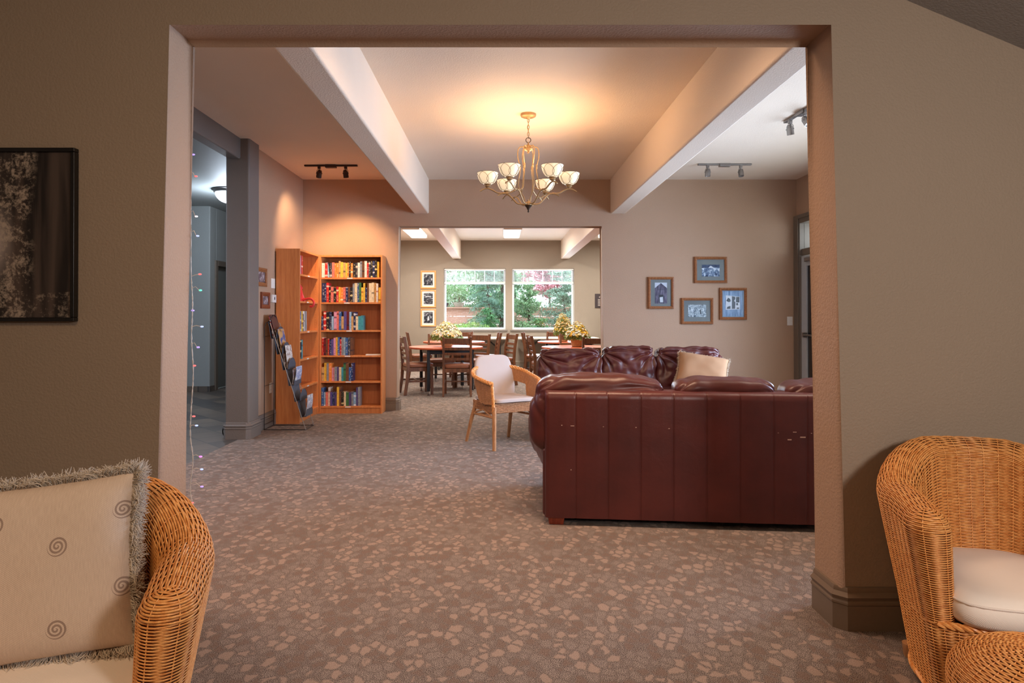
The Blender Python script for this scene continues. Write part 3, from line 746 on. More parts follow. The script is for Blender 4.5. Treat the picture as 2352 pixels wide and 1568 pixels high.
# close the panel: top, left side and rear
n1 = nz_ + 1
topv = [i * n1 + nz_ for i in range(nx_ + 1)]
b0 = len(mbp.v); mbp.v += [(mbp.v[q][0], .13, .80) for q in topv]; fs2 = [(topv[i], topv[i + 1], b0 + i + 1, b0 + i) for i in range(nx_)]
b1 = len(mbp.v); mbp.v += [(0.0, .13, vs[j][2]) for j in range(n1)]; fs2 += [(j, j + 1, b1 + j + 1, b1 + j) for j in range(nz_)]
mbp.f += fs2; mbp.m += [0] * len(fs2)
mbp.box(.0, LN, .12, .14, .045, .80)
build('back_panel', mbp, 'leather', near, smooth=60)
mb = MB()
for s_ in seams: mb.tube([(s_ + .004, -.0012, .06), (s_ + .004, -.0012, .785)], .0012, 5)
build('welt_seam', mb, 'leather', near, smooth=60)
M['scuff'] = plain('rubbed pale leather', rgb(190, 160, 148), .8); rnd = random.Random(4)
for x, z, l in ((.155, .592, .022), (.345, .590, .006), (.535, .588, .007), (.724, .585, .010), (1.345, .57, .006), (1.43, .575, .02), (1.47, .545, .03), (1.40, .53, .022), (.155, .33, .005), (1.53, .57, .006), (.10, .594, .006)):
    build('scuff_mark', MB().box(x, x + l, -.0062, -.0048, z, z + rnd.uniform(.002, .007)), M['scuff'], near)
build('seat_base', MB().box(.02, LN, .14, .93, .045, .30), 'leather', near, bevel=.02, seg=3)
build('side_panel', MB().box(-.012, .03, .03, .93, .045, .45), 'leather', near, bevel=.018, seg=3)
for x, y in ((.02, .01), (LN - .12, .01), (.02, .84), (LN - .12, .84)):
    lb = MB(); lb.add([(x + .008, y + .008, 0), (x + .092, y + .008, 0), (x + .092, y + .072, 0), (x + .008, y + .072, 0), (x, y, .05), (x + .10, y, .05), (x + .10, y + .08, .05), (x, y + .08, .05)], [(3, 2, 1, 0), (4, 5, 6, 7), (0, 1, 5, 4), (1, 2, 6, 5), (2, 3, 7, 6), (3, 0, 4, 7)])
    build('leg', lb, 'redwood', near)
# rolled arm pad on the left, flaring outwards to the front
Q, F = puff_np(1, 1, 1, 4, 24); out = []
for q in Q:
    yy = (q[1] + 1) / 2; wx = .13; cz = .40 + .075 * yy; hz = .17 - .02 * yy; cx = .135 - .175 * yy
    d = .008 * noise.noise((q[0] * 2, q[1] * 5, q[2] * 3)) - .006 * max(0, math.cos(q[1] * 14 + q[2] * 3)) ** 4
    out.append((cx + q[0] * (wx + d), .14 + yy * .82, cz + q[2] * (hz + d)))
o = build('arm_pad', MB().add(out, F), 'leather', near, smooth=180)
def edge_roll(x, y, z): return 0
defs = [(.335, .85, .885, 1), (1.075, .645, .872, 2), (1.79, .80, .862, 3)]
for cx, wd, tz, sd in defs:
    puff('back_cushion', wd, .27, tz - .40, near, loc=(cx, .165 if sd > 1 else .155, (tz + .40) / 2), k=4.6 if sd == 1 else 5.5, seed=sd, amp=.013, freq=5, n=30,
         fold=both(creases(1.0, .7, .010, 10, sd), creases(-1.0, .6, .010, 9, sd + 1)), sag=-.008)
for cx in (.50, 1.19, 1.88): puff('seat_cushion', .69, .72, .20, near, loc=(cx, .60, .40), k=7, seed=cx, amp=.010, n=14)
tail = MB()
# far piece facing the viewer
far = thing('leather_sofa', 'oxblood leather sofa facing the viewer, three crumpled back cushions in a row', 'sofa', (.41, 7.42, 0), 0, 'leather sectional sofas')
W2 = 2.03
build('seat_base', MB().box(.02, W2 - .02, -1.0, -.12, .045, .30), 'leather', far, bevel=.02)
build('back_panel', MB().box(0.0, W2, -.14, 0, .045, .80), 'leather', far, bevel=.025, seg=3)
for s_ in (.08, W2 - .08): puff('arm_pad', .24, .9, .34, far, loc=(s_ + (-.02 if s_ < 1 else .02), -.55, .42), seed=s_, n=12)
for x, y in ((.03, -.97), (W2 - .11, -.97), (.03, -.1), (W2 - .11, -.1)): build('leg', MB().box(x, x + .08, y, y + .08, 0, .05), 'redwood', far)
for i, (x0, x1, tz) in enumerate(((.0, .705, .885), (.70, 1.29, .905), (1.285, 2.02, .895))):
    puff('back_cushion', x1 - x0, .28, tz - .42, far, loc=((x0 + x1) / 2, -.21, (tz + .42) / 2), rot=(R(-8), 0, 0), k=7.5, seed=10 + i, amp=.018, freq=7, n=40,
         fold=both(creases(1.0, .72, .030, 11, i), creases(-1.0, .72, .030, 10, i + 2), creases(.2, -1, .012, 9, i)), sag=-.0)
    puff('seat_cushion', x1 - x0 - .01, .74, .19, far, loc=((x0 + x1) / 2, -.66, .39), k=7, seed=20 + i, amp=.01, n=14)
mt = Matrix.Translation((2.12, 6.86, .665)) @ Matrix.Rotation(R(-6), 4, 'Z') @ Matrix.Rotation(R(-42), 4, 'X') @ Matrix.Rotation(R(12), 4, 'Y')
make_pillow('throw_pillow', 'plain tan suede pillow with fringed edge leaning on the facing leather sofa', .52, .42, .17, 'tanfab', 'fringecream', mt, 5, .03, 900)

# ------------------------------------------------------------------ cane armchair in the lounge
def make_cane_chair():
    t = thing('wicker_armchair', 'light open wicker armchair with cream cushions standing beside the leather sofa', 'armchair', (.02, 6.36, 0), R(29))
    k = 4; hw = .30; zr_b, zr_f = .755, .625; zseat = .44
    # horseshoe rim, front towards -y
    def rim(s):
        a = abs(s); th = s * R(118); x = hw * math.sin(th) * 1.02; y = .25 * math.cos(th) + (-.02)
        if a > .76: y -= (a - .76) * .55
        z = zr_b + (zr_f - zr_b) * min(1, a / .98) ** 1.6
        return np.array((x, y, z))
    A = 34 * k; ss = np.linspace(-1, 1, A + 1)
    top = np.stack([rim(s) for s in ss])
    # lower edge of the woven shell: narrow over the arm openings, down to the seat at back and at the fronts
    def low(s):
        a = abs(s)
        if a < .30: return zseat
        if a < .42: f = (a - .30) / .12; f = f * f * (3 - 2 * f); return zseat + (.595 - zseat) * f
        if a < .70: return .595 - .03 * (a - .42) / .28
        f = min(1, (a - .70) / .10); f = f ** .6; return .565 + (zseat - .02 - .565) * f
    lowz = np.array([low(s) for s in ss])
    W = 34; rows = []
    for i in range(W):
        f = i / (W - 1); z = lowz + (top[:, 2] - lowz) * f; g = np.clip((z - zseat) / .3, 0, 1.2); sc = .86 + .14 * g
        rows.append(np.c_[top[:, 0] * sc, top[:, 1] * (.90 + .10 * g), z])
    S = np.stack(rows)
    woven('backrest', S, 0, k, False, t, 'rattanmid', 'bamboo', amp=.0028, fill=.40, core_off=.0)
    def braid(path, r, name, tw=60, mat='rattan'):
        P = np.array(path); seg = np.linalg.norm(np.diff(P, axis=0), axis=1); d = np.r_[0, np.cumsum(seg)]
        m = max(12, int(d[-1] / .008)); dd = np.linspace(0, d[-1], m); Q = np.stack([np.interp(dd, d, P[:, j]) for j in range(3)], 1)
        tg = unit(np.gradient(Q, axis=0)); ref = np.array([0.3, 0.2, 1.0]); u = unit(np.cross(tg, ref)); v_ = np.cross(tg, u); mb = MB()
        for ph in (0, 2 * PI / 3, 4 * PI / 3): a = dd * tw + ph; mb.tube(Q + (u * np.cos(a)[:, None] + v_ * np.sin(a)[:, None]) * r * .6, r * .6, 6)
        return build(name, mb, mat, t, smooth=60)
    fl = [tuple(top[0])] + [tuple(S[i, 0]) for i in range(W - 1, -1, -4)] + [(S[0, 0][0] * .98, S[0, 0][1], .34)]
    fr = [tuple(top[-1])] + [tuple(S[i, -1]) for i in range(W - 1, -1, -4)] + [(S[0, -1][0] * .98, S[0, -1][1], .34)]
    braid(top, .017, 'rim_braid'); braid(fl, .014, 'arm_braid'); braid(fr, .014, 'arm_braid')
    # seat apron
    x0, y0 = S[0, -1][0] * .98, S[0, -1][1]
    pts = [(-x0, y0), (x0, y0), (x0 * .95, .20), (-x0 * .95, .20)]
    loop = []
    for i in range(4):
        a = np.array(pts[i]); b_ = np.array(pts[(i + 1) % 4]); n = (12 if i % 2 == 0 else 10) * k
        for j in range(n): loop.append(a + (b_ - a) * j / n)
    loop = np.array(loop)
    S3 = np.stack([np.c_[loop, np.full(len(loop), .345 + i * .0075)] for i in range(11)])
    woven('seat_apron', S3, 0, k, True, t, 'rattanmid', 'bamboo', amp=.0026, fill=.42, flip=True)
    build('seat_deck', MB().box(-x0 + .01, x0 - .01, y0 + .01, .19, .415, .428), 'rattanmid', t)
    # cushions
    Q, F = puff_np(1, 1, 1, 7, 16)
    sc = MB().add([(q[0] * .225, -.045 + q[1] * .235, .452 + q[2] * .022 + .004 * (1 - q[0] ** 2)) for q in Q], F); build('seat_cushion', sc, 'creamgrey', t, smooth=180)
    Q, F = puff_np(1, 1, 1, 5, 20)
    mt = Matrix.Translation((0, .165, .635)) @ Matrix.Rotation(R(-13), 4, 'X')
    bc = MB().add([mt @ Vector((q[0] * (.215 - .02 * max(0, q[2])), q[1] * .026 * (1), q[2] * .225)) for q in Q], F); build('back_cushion', bc, 'creamgrey', t, smooth=180)
    # legs and stretchers
    lx = x0 * .97
    for sx in (-1, 1):
        build('leg', MB().tube([(sx * lx, y0, .40), (sx * (lx + .005), y0 - .01, 0)], [.021, .018], 12), 'bamboo', t, smooth=40)
        build('leg', MB().tube([(sx * lx * .9, .12, .42), (sx * lx * .93, .17, .37), (sx * (lx * .95 + .01), .22, .25), (sx * (lx * .95 + .03), .30, 0)], [.02, .02, .019, .016], 12), 'bamboo', t, smooth=40)
        build('stretcher', MB().tube([(sx * lx, y0, .30), (sx * lx * .95, .21, .29)], .013, 8).tube([(sx * lx, y0 + .04, .30), (sx * lx, -.03, .355), (sx * lx, .14, .31)], .008, 8), 'bamboo', t, smooth=40)
    build('stretcher', MB().tube([(-lx, .05, .30), (lx, .05, .30)], .012, 8), 'bamboo', t, smooth=40)
    return t
make_cane_chair()

# ------------------------------------------------------------------ chandelier
def make_chandelier():
    cx, cy = .25, 5.8
    t = thing('chandelier', 'six-bowl antique gold chandelier hanging from the lounge ceiling', 'chandelier', (cx, cy, H), R(1.5))
    def zz(z): return z - H
    build('canopy', MB().lathe([(.068, 0), (.07, -.012), (.066, -.022), (.05, -.03), (.02, -.034), (.012, -.045)], 32), 'bronze', t, smooth=40)
    n = 5
    for i in range(n):
        z = -.055 - i * .031; pts = []
        for q in range(16):
            a = 2 * PI * q / 16; u = .009 * math.cos(a); v = .021 * math.sin(a); pts.append((u, 0, z + v) if i % 2 == 0 else (0, u, z + v))
        build('chain_link', MB().tube(pts, .0026, 6, closed=True), 'bronze', t, smooth=60)
    cord = MB().tube([(0.004, 0, -.03), (-.004, .003, -.12), (.003, -.002, -.22)], .002, 5); build('power_cord', cord, 'darkbronze', t)
    pts = [(.022 * math.cos(2 * PI * q / 24), 0, -.232 + .022 * math.sin(2 * PI * q / 24)) for q in range(24)]
    build('hanging_loop', MB().tube(pts, .0035, 8, closed=True), 'darkbronze', t, smooth=60)
    build('top_hub', MB().lathe([(.004, -.252), (.008, -.26), (.008, -.272), (.026, -.280), (.036, -.292), (.03, -.297), (.03, -.308), (.04, -.316), (.036, -.322), (.018, -.328), (.01, -.334), (.012, -.340), (.004, -.352), (.001, -.355)], 24), 'bronze', t, smooth=40)
    zb = 2.235
    build('bottom_hub', MB().lathe([(.004, zz(zb + .045)), (.009, zz(zb + .038)), (.006, zz(zb + .03)), (.022, zz(zb + .022)), (.03, zz(zb + .012)), (.028, zz(zb - .004)), (.036, zz(zb - .008))], 24), 'bronze', t, smooth=40)
    build('finial', MB().lathe([(.036, zz(zb - .009)), (.03, zz(zb - .014)), (.018, zz(zb - .028)), (.008, zz(zb - .048)), (.005, zz(zb - .054)), (.009, zz(zb - .060)), (.005, zz(zb - .070)), (.001, zz(zb - .072))], 20), 'darkbronze', t, smooth=40)
    Rr = .362
    for i in range(6):
        a = i * PI / 3; rot = Matrix.Rotation(a, 4, 'Z')
        def P(r, z, off=0): return rot @ Vector((r, off, zz(z)))
        # long cage rod from the top hub, swelling, then out to the arm
        rod = [P(.03, 2.735), P(.055, 2.748), P(.082, 2.738), (P(.094, 2.70)), P(.092, 2.65), P(.080, 2.60), P(.072, 2.56), P(.078, 2.50), P(.088, 2.44), P(.086, 2.39), P(.070, 2.345), P(.04, 2.30), P(.032, 2.26)] if i % 2 else \
              [P(.03, 2.735), P(.055, 2.748), P(.082, 2.738), (P(.094, 2.70)), P(.092, 2.65), P(.080, 2.60), P(.072, 2.56), P(.078, 2.50), P(.088, 2.45), P(.094, 2.41), P(.10, 2.38), P(.13, 2.355), P(.16, 2.345)]
        build('cage_rod', MB().tube(sm(rod), .0048, 8).lathe([(.006, -.02), (.009, -.014), (.006, -.006), (.009, 0), (.006, .006), (.009, .014), (.006, .02)], 12, tuple(P(.073, 2.57))), 'bronze', t, smooth=50)
        arm = [P(.03, 2.24), P(.06, 2.237), P(.10, 2.245), P(.14, 2.285), P(.18, 2.325), P(.22, 2.335), P(.27, 2.335), P(.32, 2.362), P(.355, 2.375), P(.39, 2.372), P(.43, 2.35)]
        ar = build('arm', MB().tube(sm(arm), .0065, 8), 'bronze', t, smooth=50)
        br = [P(.10, 2.37), P(.15, 2.345), P(.205, 2.333), P(.25, 2.325), P(.275, 2.31)]
        build('twig', MB().tube(sm(br), .005, 7).tube([P(.21, 2.332, -.0), P(.225, 2.332, 0)], .011, 10), 'bronze', t, smooth=50)
        c0 = P(Rr, 0); c_ = (c0.x, c0.y, 0)
        build('cup', MB().lathe([(.006, zz(2.378)), (.012, zz(2.384)), (.026, zz(2.396)), (.026, zz(2.402)), (.022, zz(2.405)), (.032, zz(2.41)), (.034, zz(2.422))], 20, c_), 'bronze', t, smooth=40)
        prof = []
        for q in range(11):
            th = q / 10 * R(78); prof.append((.030 + (.094 - .030) * math.sin(th) / math.sin(R(78)), zz(2.414 + .100 * (1 - math.cos(th)) / (1 - math.cos(R(78))))))
        vs = []; fs = []; n = 40; m_ = len(prof)
        full = prof + [(r - .004, z) for r, z in prof[::-1]]
        mb = MB(); vs = [(c_[0] + r * math.cos(2 * PI * q / n), c_[1] + r * math.sin(2 * PI * q / n), z) for r, z in full for q in range(n)]
        for u in range(len(full) - 1):
            for q in range(n): fs.append((u * n + q, u * n + (q + 1) % n, (u + 1) * n + (q + 1) % n, (u + 1) * n + q))
        bw = build('bowl_shade', mb.add(vs, fs), 'bowl', t, smooth=50)
        # leaded oval tracery on the bowl
        tr = MB()
        def onb(ph, f):
            th = f * R(78); r = .0305 + (.094 - .030) * math.sin(th) / math.sin(R(78)) + .0008; z = zz(2.4135 + .100 * (1 - math.cos(th)) / (1 - math.cos(R(78))))
            return (c_[0] + r * math.cos(ph), c_[1] + r * math.sin(ph), z)
        for q in range(6):
            p0 = q * PI / 3 + a
            pts = [onb(p0 + .62 * math.sin(PI * u / 14) ** .7 * (1), .12 + .86 * (u / 14)) for u in range(15)]
            pts2 = [onb(p0 - .62 * math.sin(PI * u / 14) ** .7, .12 + .86 * (u / 14)) for u in range(15)]
            tr.tube(pts, .0014, 5).tube(pts2, .0014, 5)
        tr.tube([onb(2 * PI * q / 40, 1.0) for q in range(40)], .0016, 5, closed=True)
        build('tracery', tr, 'darkbronze', bw, smooth=60)
        g = Matrix.Rotation(R(1.5), 4, 'Z') @ Vector((c_[0], c_[1], 0))
        point((cx + g.x, cy + g.y, 2.505), CH_E, WARM2, .035)
    return t
def sm(P, n=4):
    P = [Vector(p) for p in P]; out = []
    for i in range(len(P) - 1):
        a = P[max(i - 1, 0)]; b = P[i]; c_ = P[i + 1]; d = P[min(i + 2, len(P) - 1)]
        for q in range(n):
            t = q / n; out.append(.5 * ((2 * b) + (c_ - a) * t + (2 * a - 5 * b + 4 * c_ - d) * t * t + (3 * b - a - 3 * c_ + d) * t ** 3))
    out.append(P[-1]); return out
CH_E = 5.2
make_chandelier()

# ------------------------------------------------------------------ track lights
def track(name, label, loc, rz, mat, aims):
    t = thing(name, label, 'track light', loc, rz, 'ceiling track lights')
    build('rail', MB().box(-.315, .315, -.018, .018, -.02, 0), mat, t, bevel=.004)
    build('feed_box', MB().box(-.065, .065, -.03, .03, -.036, -.0), mat, t, bevel=.005)
    for x, tilt, pan in aims:
        h = build('lamp_head', MB().box(-.016, .016, -.016, .016, -.05, -.018), mat, t, bevel=.003); h.location = (x, 0, 0)
        y = MB(); y.tube([(-.028, 0, -.10), (-.030, 0, -.075), (-.022, 0, -.058), (.022, 0, -.058), (.030, 0, -.075), (.028, 0, -.10)], .0028, 6)
        yk = build('yoke', y, mat, h, smooth=50); yk.rotation_euler = (0, 0, pan)
        mt = Matrix.Translation((0, 0, -.10)) @ Matrix.Rotation(pan, 4, 'Z') @ Matrix.Rotation(tilt, 4, 'X')
        b = MB().lathe([(.010, .04), (.022, .03), (.026, .015)], 20).lathe([(.028, .014), (.031, .01), (.031, -.052), (.027, -.052), (.026, -.045)], 20).tube([(-.036, 0, 0), (.036, 0, 0)], .006, 8)
        b.tube([(0, 0, .04), (.004, .004, .055), (0, 0, .07)], .003, 6).xf(mt); build('housing', b, mat, h, smooth=40)
    return t
track('track_light', 'dark brown two-head track light on the ceiling above the bookcases', (-2.015, 7.76, H), 0, 'brownmetal', ((-.14, R(28), R(28)), (.175, R(20), R(-8))))
track('track_light', 'steel two-head track light on the ceiling above the four oak frames', (2.65, 7.7, H), 0, 'steel', ((-.20, R(5), 0), (.19, R(-14), R(10))))
track('track_light', 'steel track light on the lounge ceiling, cut off by the right jamb of the opening', (2.64, 5.70, H), R(-88), 'steel', ((-.22, R(15), R(40)), (.06, R(30), R(-60))))

# ------------------------------------------------------------------ ceiling lights of the dining room and the hall
for fx, lab in ((-1.795, 'white rectangular ceiling light nearest the three pine frames'), (.25, 'white rectangular ceiling light between the two dining beams'), (2.34, 'white ceiling light beyond the right dining beam, mostly hidden')):
    t = thing('ceiling_light', lab, 'ceiling light', (fx, 13.7, H), 0, 'dining room ceiling lights')
    build('housing', MB().box(-.19, .19, -.72, .72, -.03, 0).box(-.185, .185, -.72, -.70, -.085, -.03).box(-.185, .185, .70, .72, -.085, -.03), 'white', t, bevel=.004)
    build('diffuser', MB().prism([(-.175, -.03), (.175, -.03), (.165, -.075), (.15, -.088), (-.15, -.088), (-.165, -.075)], -.70, .70), 'diffuser', t, bevel=.004)
t = thing('ceiling_light', 'round frosted dome light on the hall ceiling beyond the grey column', 'ceiling light', (-3.86, 9.3, H))
build('base_ring', MB().lathe([(.235, 0), (.24, -.012), (.215, -.022), (.21, -.045), (.19, -.05)], 40), 'steel', t, smooth=40)
build('dome', MB().lathe([(.195, -.045)] + [(.195 * math.cos(q / 8 * R(88)), -.045 - .15 * math.sin(q / 8 * R(88))) for q in range(1, 9)], 40), 'dome', t, smooth=60)
build('finial', MB().lathe([(.012, -.195), (.008, -.205), (.003, -.215)], 12), 'steel', t, smooth=40)

# ------------------------------------------------------------------ bookcases
SH = [.094, .411, .739, 1.061, 1.417, 1.733]
def make_bookcase(label, loc, rz):
    """front towards -y, x 0..0.8, depth .28"""
    t = thing('bookcase', label, 'bookcase', loc, rz, 'orange beech bookcases'); d = .275
    build('side_panel', MB().box(0, .018, 0, d, 0, 2.02), 'beech', t, bevel=.001)
    build('side_panel', MB().box(.782, .80, 0, d, 0, 2.02), 'beech', t, bevel=.001)
    build('top_panel', MB().box(.018, .782, .002, d, 1.995, 2.018), 'beech', t, bevel=.001)
    build('back_board', MB().box(.018, .782, d - .006, d - .001, .03, 1.995), 'beechb', t)
    build('plinth', MB().box(.018, .782, .02, .034, 0, .072), 'beech', t)
    for z in SH: build('shelf', MB().box(.018, .782, .012 if z > .1 else .004, d - .007, z - .022, z), 'beech', t, bevel=.001)
    tg = MB()
    for i, z in enumerate(SH): tg.box(.33 + .03 * math.sin(i * 3), .40 + .03 * math.sin(i * 3), .009 if z > .1 else .001, .0125 if z > .1 else .0045, z - .018, z - .004)
    build('shelf_tag', tg, 'white', t)
    pin = MB()
    for z in np.arange(.2, 1.95, .032):
        for y in (.04, .22): pin.box(.0175, .0185, y - .002, y + .002, z - .002, z + .002).box(.7815, .7825, y - .002, y + .002, z - .002, z + .002)
    p = build('pin_hole', pin, 'rattandark', t); p['kind'] = 'stuff'
    return t
bc1 = make_bookcase('orange beech bookcase standing flat against the lounge wall, full of paperbacks', (-2.305, 8.32, 0), 0)
bc2 = dup(bc1, (-2.31, 7.525, 0), R(90), 'orange beech bookcase with its blank side panel towards the viewer')
# ------------------------------------------------------------------ books
PAL = {'W': ('white', 226, 222, 214), 'R': ('red', 190, 44, 42), 'S': ('salmon', 220, 120, 108), 'O': ('orange', 224, 130, 58), 'Y': ('yellow', 232, 190, 72),
       'K': ('black', 34, 32, 38), 'N': ('navy', 36, 48, 92), 'B': ('blue', 52, 96, 156), 'b': ('pale blue', 132, 172, 206), 'P': ('pink', 214, 150, 176),
       'G': ('green', 66, 116, 72), 'T': ('teal', 66, 150, 162), 'C': ('cream', 228, 208, 172), 'g': ('grey', 140, 144, 150), 'V': ('violet', 92, 82, 146),
       'w': ('brown', 112, 74, 52), 'M': ('maroon', 112, 34, 42), 't': ('tan', 200, 158, 104), 'c': ('charcoal', 62, 62, 72)}
INK = {'K': (235, 220, 160), 'N': (235, 235, 240), 'W': (160, 40, 40), 'C': (70, 50, 40), 'Y': (150, 50, 30), 'O': (250, 240, 200), 'R': (250, 230, 210), 'c': (230, 225, 215), 'g': (40, 50, 80), 'b': (250, 250, 255), 'B': (240, 235, 200)}
def cover_mat(code, ink):
    nm, r, g, b_ = PAL[code]; m, nt, b = newmat(nm + ' cover ' + code); base = rgb(r, g, b_)
    v = coords(nt, 'Object', (1, 1, 1)); sep = nd(nt, 'ShaderNodeSeparateXYZ'); lk(nt, v, sep.inputs[0])
    oi = nd(nt, 'ShaderNodeObjectInfo'); ofs = nd(nt, 'ShaderNodeCombineXYZ'); lk(nt, mth(nt, 'MULTIPLY', oi.outputs['Random'], 37), ofs.inputs[2]); vv = nd(nt, 'ShaderNodeVectorMath', operation='ADD'); lk(nt, v, vv.inputs[0]); lk(nt, ofs.outputs[0], vv.inputs[1]); v = vv.outputs[0]
    vo = nd(nt, 'ShaderNodeTexVoronoi', feature='F1', distance='CHEBYCHEV'); vo.inputs['Scale'].default_value = 1
    mp = nd(nt, 'ShaderNodeMapping'); mp.inputs['Scale'].default_value = (120, 1, 170); lk(nt, v, mp.inputs[0]); lk(nt, mp.outputs[0], vo.inputs['Vector'])
    big = nd(nt, 'ShaderNodeTexNoise'); mp2 = nd(nt, 'ShaderNodeMapping'); mp2.inputs['Scale'].default_value = (3, 1, 26); lk(nt, v, mp2.inputs[0]); lk(nt, mp2.outputs[0], big.inputs['Vector']); big.inputs['Scale'].default_value = 1; big.inputs['Detail'].default_value = 0
    letters = mth(nt, 'LESS_THAN', vo.outputs['Distance'], .30)
    block = mth(nt, 'GREATER_THAN', big.outputs['Fac'], .50)
    ab = mth(nt, 'LESS_THAN', mth(nt, 'ABSOLUTE', sep.outputs[0]), .0095)
    f = mth(nt, 'MULTIPLY', mth(nt, 'MULTIPLY', letters, block), ab)
    band = mth(nt, 'GREATER_THAN', big.outputs['Fac'], .66)
    c1 = mix(nt, mth(nt, 'MULTIPLY', band, .7), base, ink)
    lk(nt, mix(nt, mth(nt, 'MULTIPLY', f, .9), c1, ink), b.inputs['Base Color']); b.inputs['Roughness'].default_value = .38; return m
CM = {c_: cover_mat(c_, rgb(*INK.get(c_, (30, 34, 50)))) for c_ in PAL}
ORD = ['first', 'second', 'third', 'fourth', 'fifth', 'sixth', 'seventh', 'eighth', 'ninth', 'tenth', 'eleventh', 'twelfth', 'thirteenth', 'fourteenth', 'fifteenth', 'sixteenth', 'seventeenth', 'eighteenth', 'nineteenth', 'twentieth', 'twenty-first', 'twenty-second', 'twenty-third', 'twenty-fourth', 'twenty-fifth', 'twenty-sixth', 'twenty-seventh', 'twenty-eighth', 'twenty-ninth', 'thirtieth']
def book(code, wd, h, dp, label, group, mtx):
    """spine faces -y"""
    mb = MB(); x = wd / 2
    mb.box(-x, x, 0, .0022, 0, h).box(-x, -x + .0018, .0022, dp, 0, h).box(x - .0018, x, .0022, dp, 0, h).box(-x + .0018, x - .0018, .0022, dp - .003, .002, h - .003, 1)
    o = build('book', mb, [CM[code], 'page']); o.matrix_world = mtx
    return tag(o, label, 'book', group)
rb = random.Random(11)
def shelf_row(spec, z, span, base, rz, rowname, where, group, lean_at=()):
    """spec: list of (code, height, relative width); span: x from..to in bookcase coordinates"""
    tot = sum(s_[2] for s_ in spec); sc = (span[1] - span[0]) / tot; x = span[0]
    fr = Matrix.Translation(base) @ Matrix.Rotation(rz, 4, 'Z')
    for i, (code, h, wr) in enumerate(spec):
        wd = wr * sc; dp = .125 + rb.uniform(-.01, .02)
        y = .018 + rb.uniform(0, .022)
        lean = lean_at[i] if i < len(lean_at) else 0
        mt = fr @ Matrix.Translation((x + wd / 2, y, z + .0008 + (abs(math.sin(R(lean))) * wd / 2 if lean else 0))) @ Matrix.Rotation(R(lean), 4, 'Y')
        book(code, wd - .0012, h, dp, '%s book, %s from the left on the %s shelf of the %s' % (PAL[code][0], ORD[i], rowname, where), group, mt)
        x += wd
def S_(s, lo, hi, tall=''):
    out = []
    for i, ch in enumerate(s):
        h = (hi if (i < len(tall) and tall[i] == '1') else lo) + rb.uniform(-.006, .006); out.append((ch, h, rb.uniform(.8, 1.25)))
    return out
B1 = (-2.305, 8.32, 0)
rows = [('WRbcSOOtYtYOKOKcWgwWRcKNKY', .190, .207, '10000001000010000111011111', (.022, .755), 'top', 5),
        ('NNRKSKRYOSNwKgCBGYYNwCCtWY', .195, .245, '11100000000001111010111110', (.022, .778), 'second', 4),
        ('NRKNbPSBtVMbtNCTT', .18, .235, '01110111011101000', (.022, .555), 'third', 3),
        ('RMwRNVPYBRgbBcw', .205, .225, '100000111011111', (.022, .415), 'fourth', 2),
        ('tYgOPgVCTGwBN', .175, .225, '01110000011011', (.022, .425), 'fifth', 1),
        ('BbSWVNVYwKCGVgbVg', .175, .235, '10010001100000011', (.022, .515), 'bottom', 0)]
for spec, lo, hi, tall, span, nm, zi in rows:
    lean = (0, 0, -9) if nm == 'top' else ()
    sp = S_(spec, lo, hi, tall)
    if nm == 'top': sp[0] = ('W', .185, 1.5); sp[1] = ('R', .187, 1.3)
    shelf_row(sp, SH[zi], span, B1, 0, nm, 'wall bookcase', 'paperbacks on the %s shelf of the wall bookcase' % nm, lean)
B2 = (-2.31, 7.525, 0)
for spec, lo, hi, tall, span, nm, zi in [('WPRK', .19, .215, '1110', (.025, .23), 'top', 5), ('KW', .20, .22, '01', (.025, .10), 'second', 4), ('bBYKWg', .20, .235, '011011', (.03, .36), 'third', 3), ('gPKTC', .185, .22, '01110', (.03, .21), 'fourth', 2)]:
    shelf_row(S_(spec, lo, hi, tall), SH[zi], span, B2, R(90), nm, 'side bookcase', 'books on the %s shelf of the side bookcase' % nm)
o = build('magazine', MB().box(-.10, .10, -.07, .07, 0, .003).box(-.095, .10, -.068, .07, .003, .006).box(-.10, .09, -.07, .066, .006, .012), [M['matwhite']], bevel=.001)
o.location = (-1.63, 8.42, SH[2] + .0005); o.rotation_euler = (0, 0, R(8)); tag(o, 'flat pale magazines lying alone at the right of the fourth shelf', 'magazine')

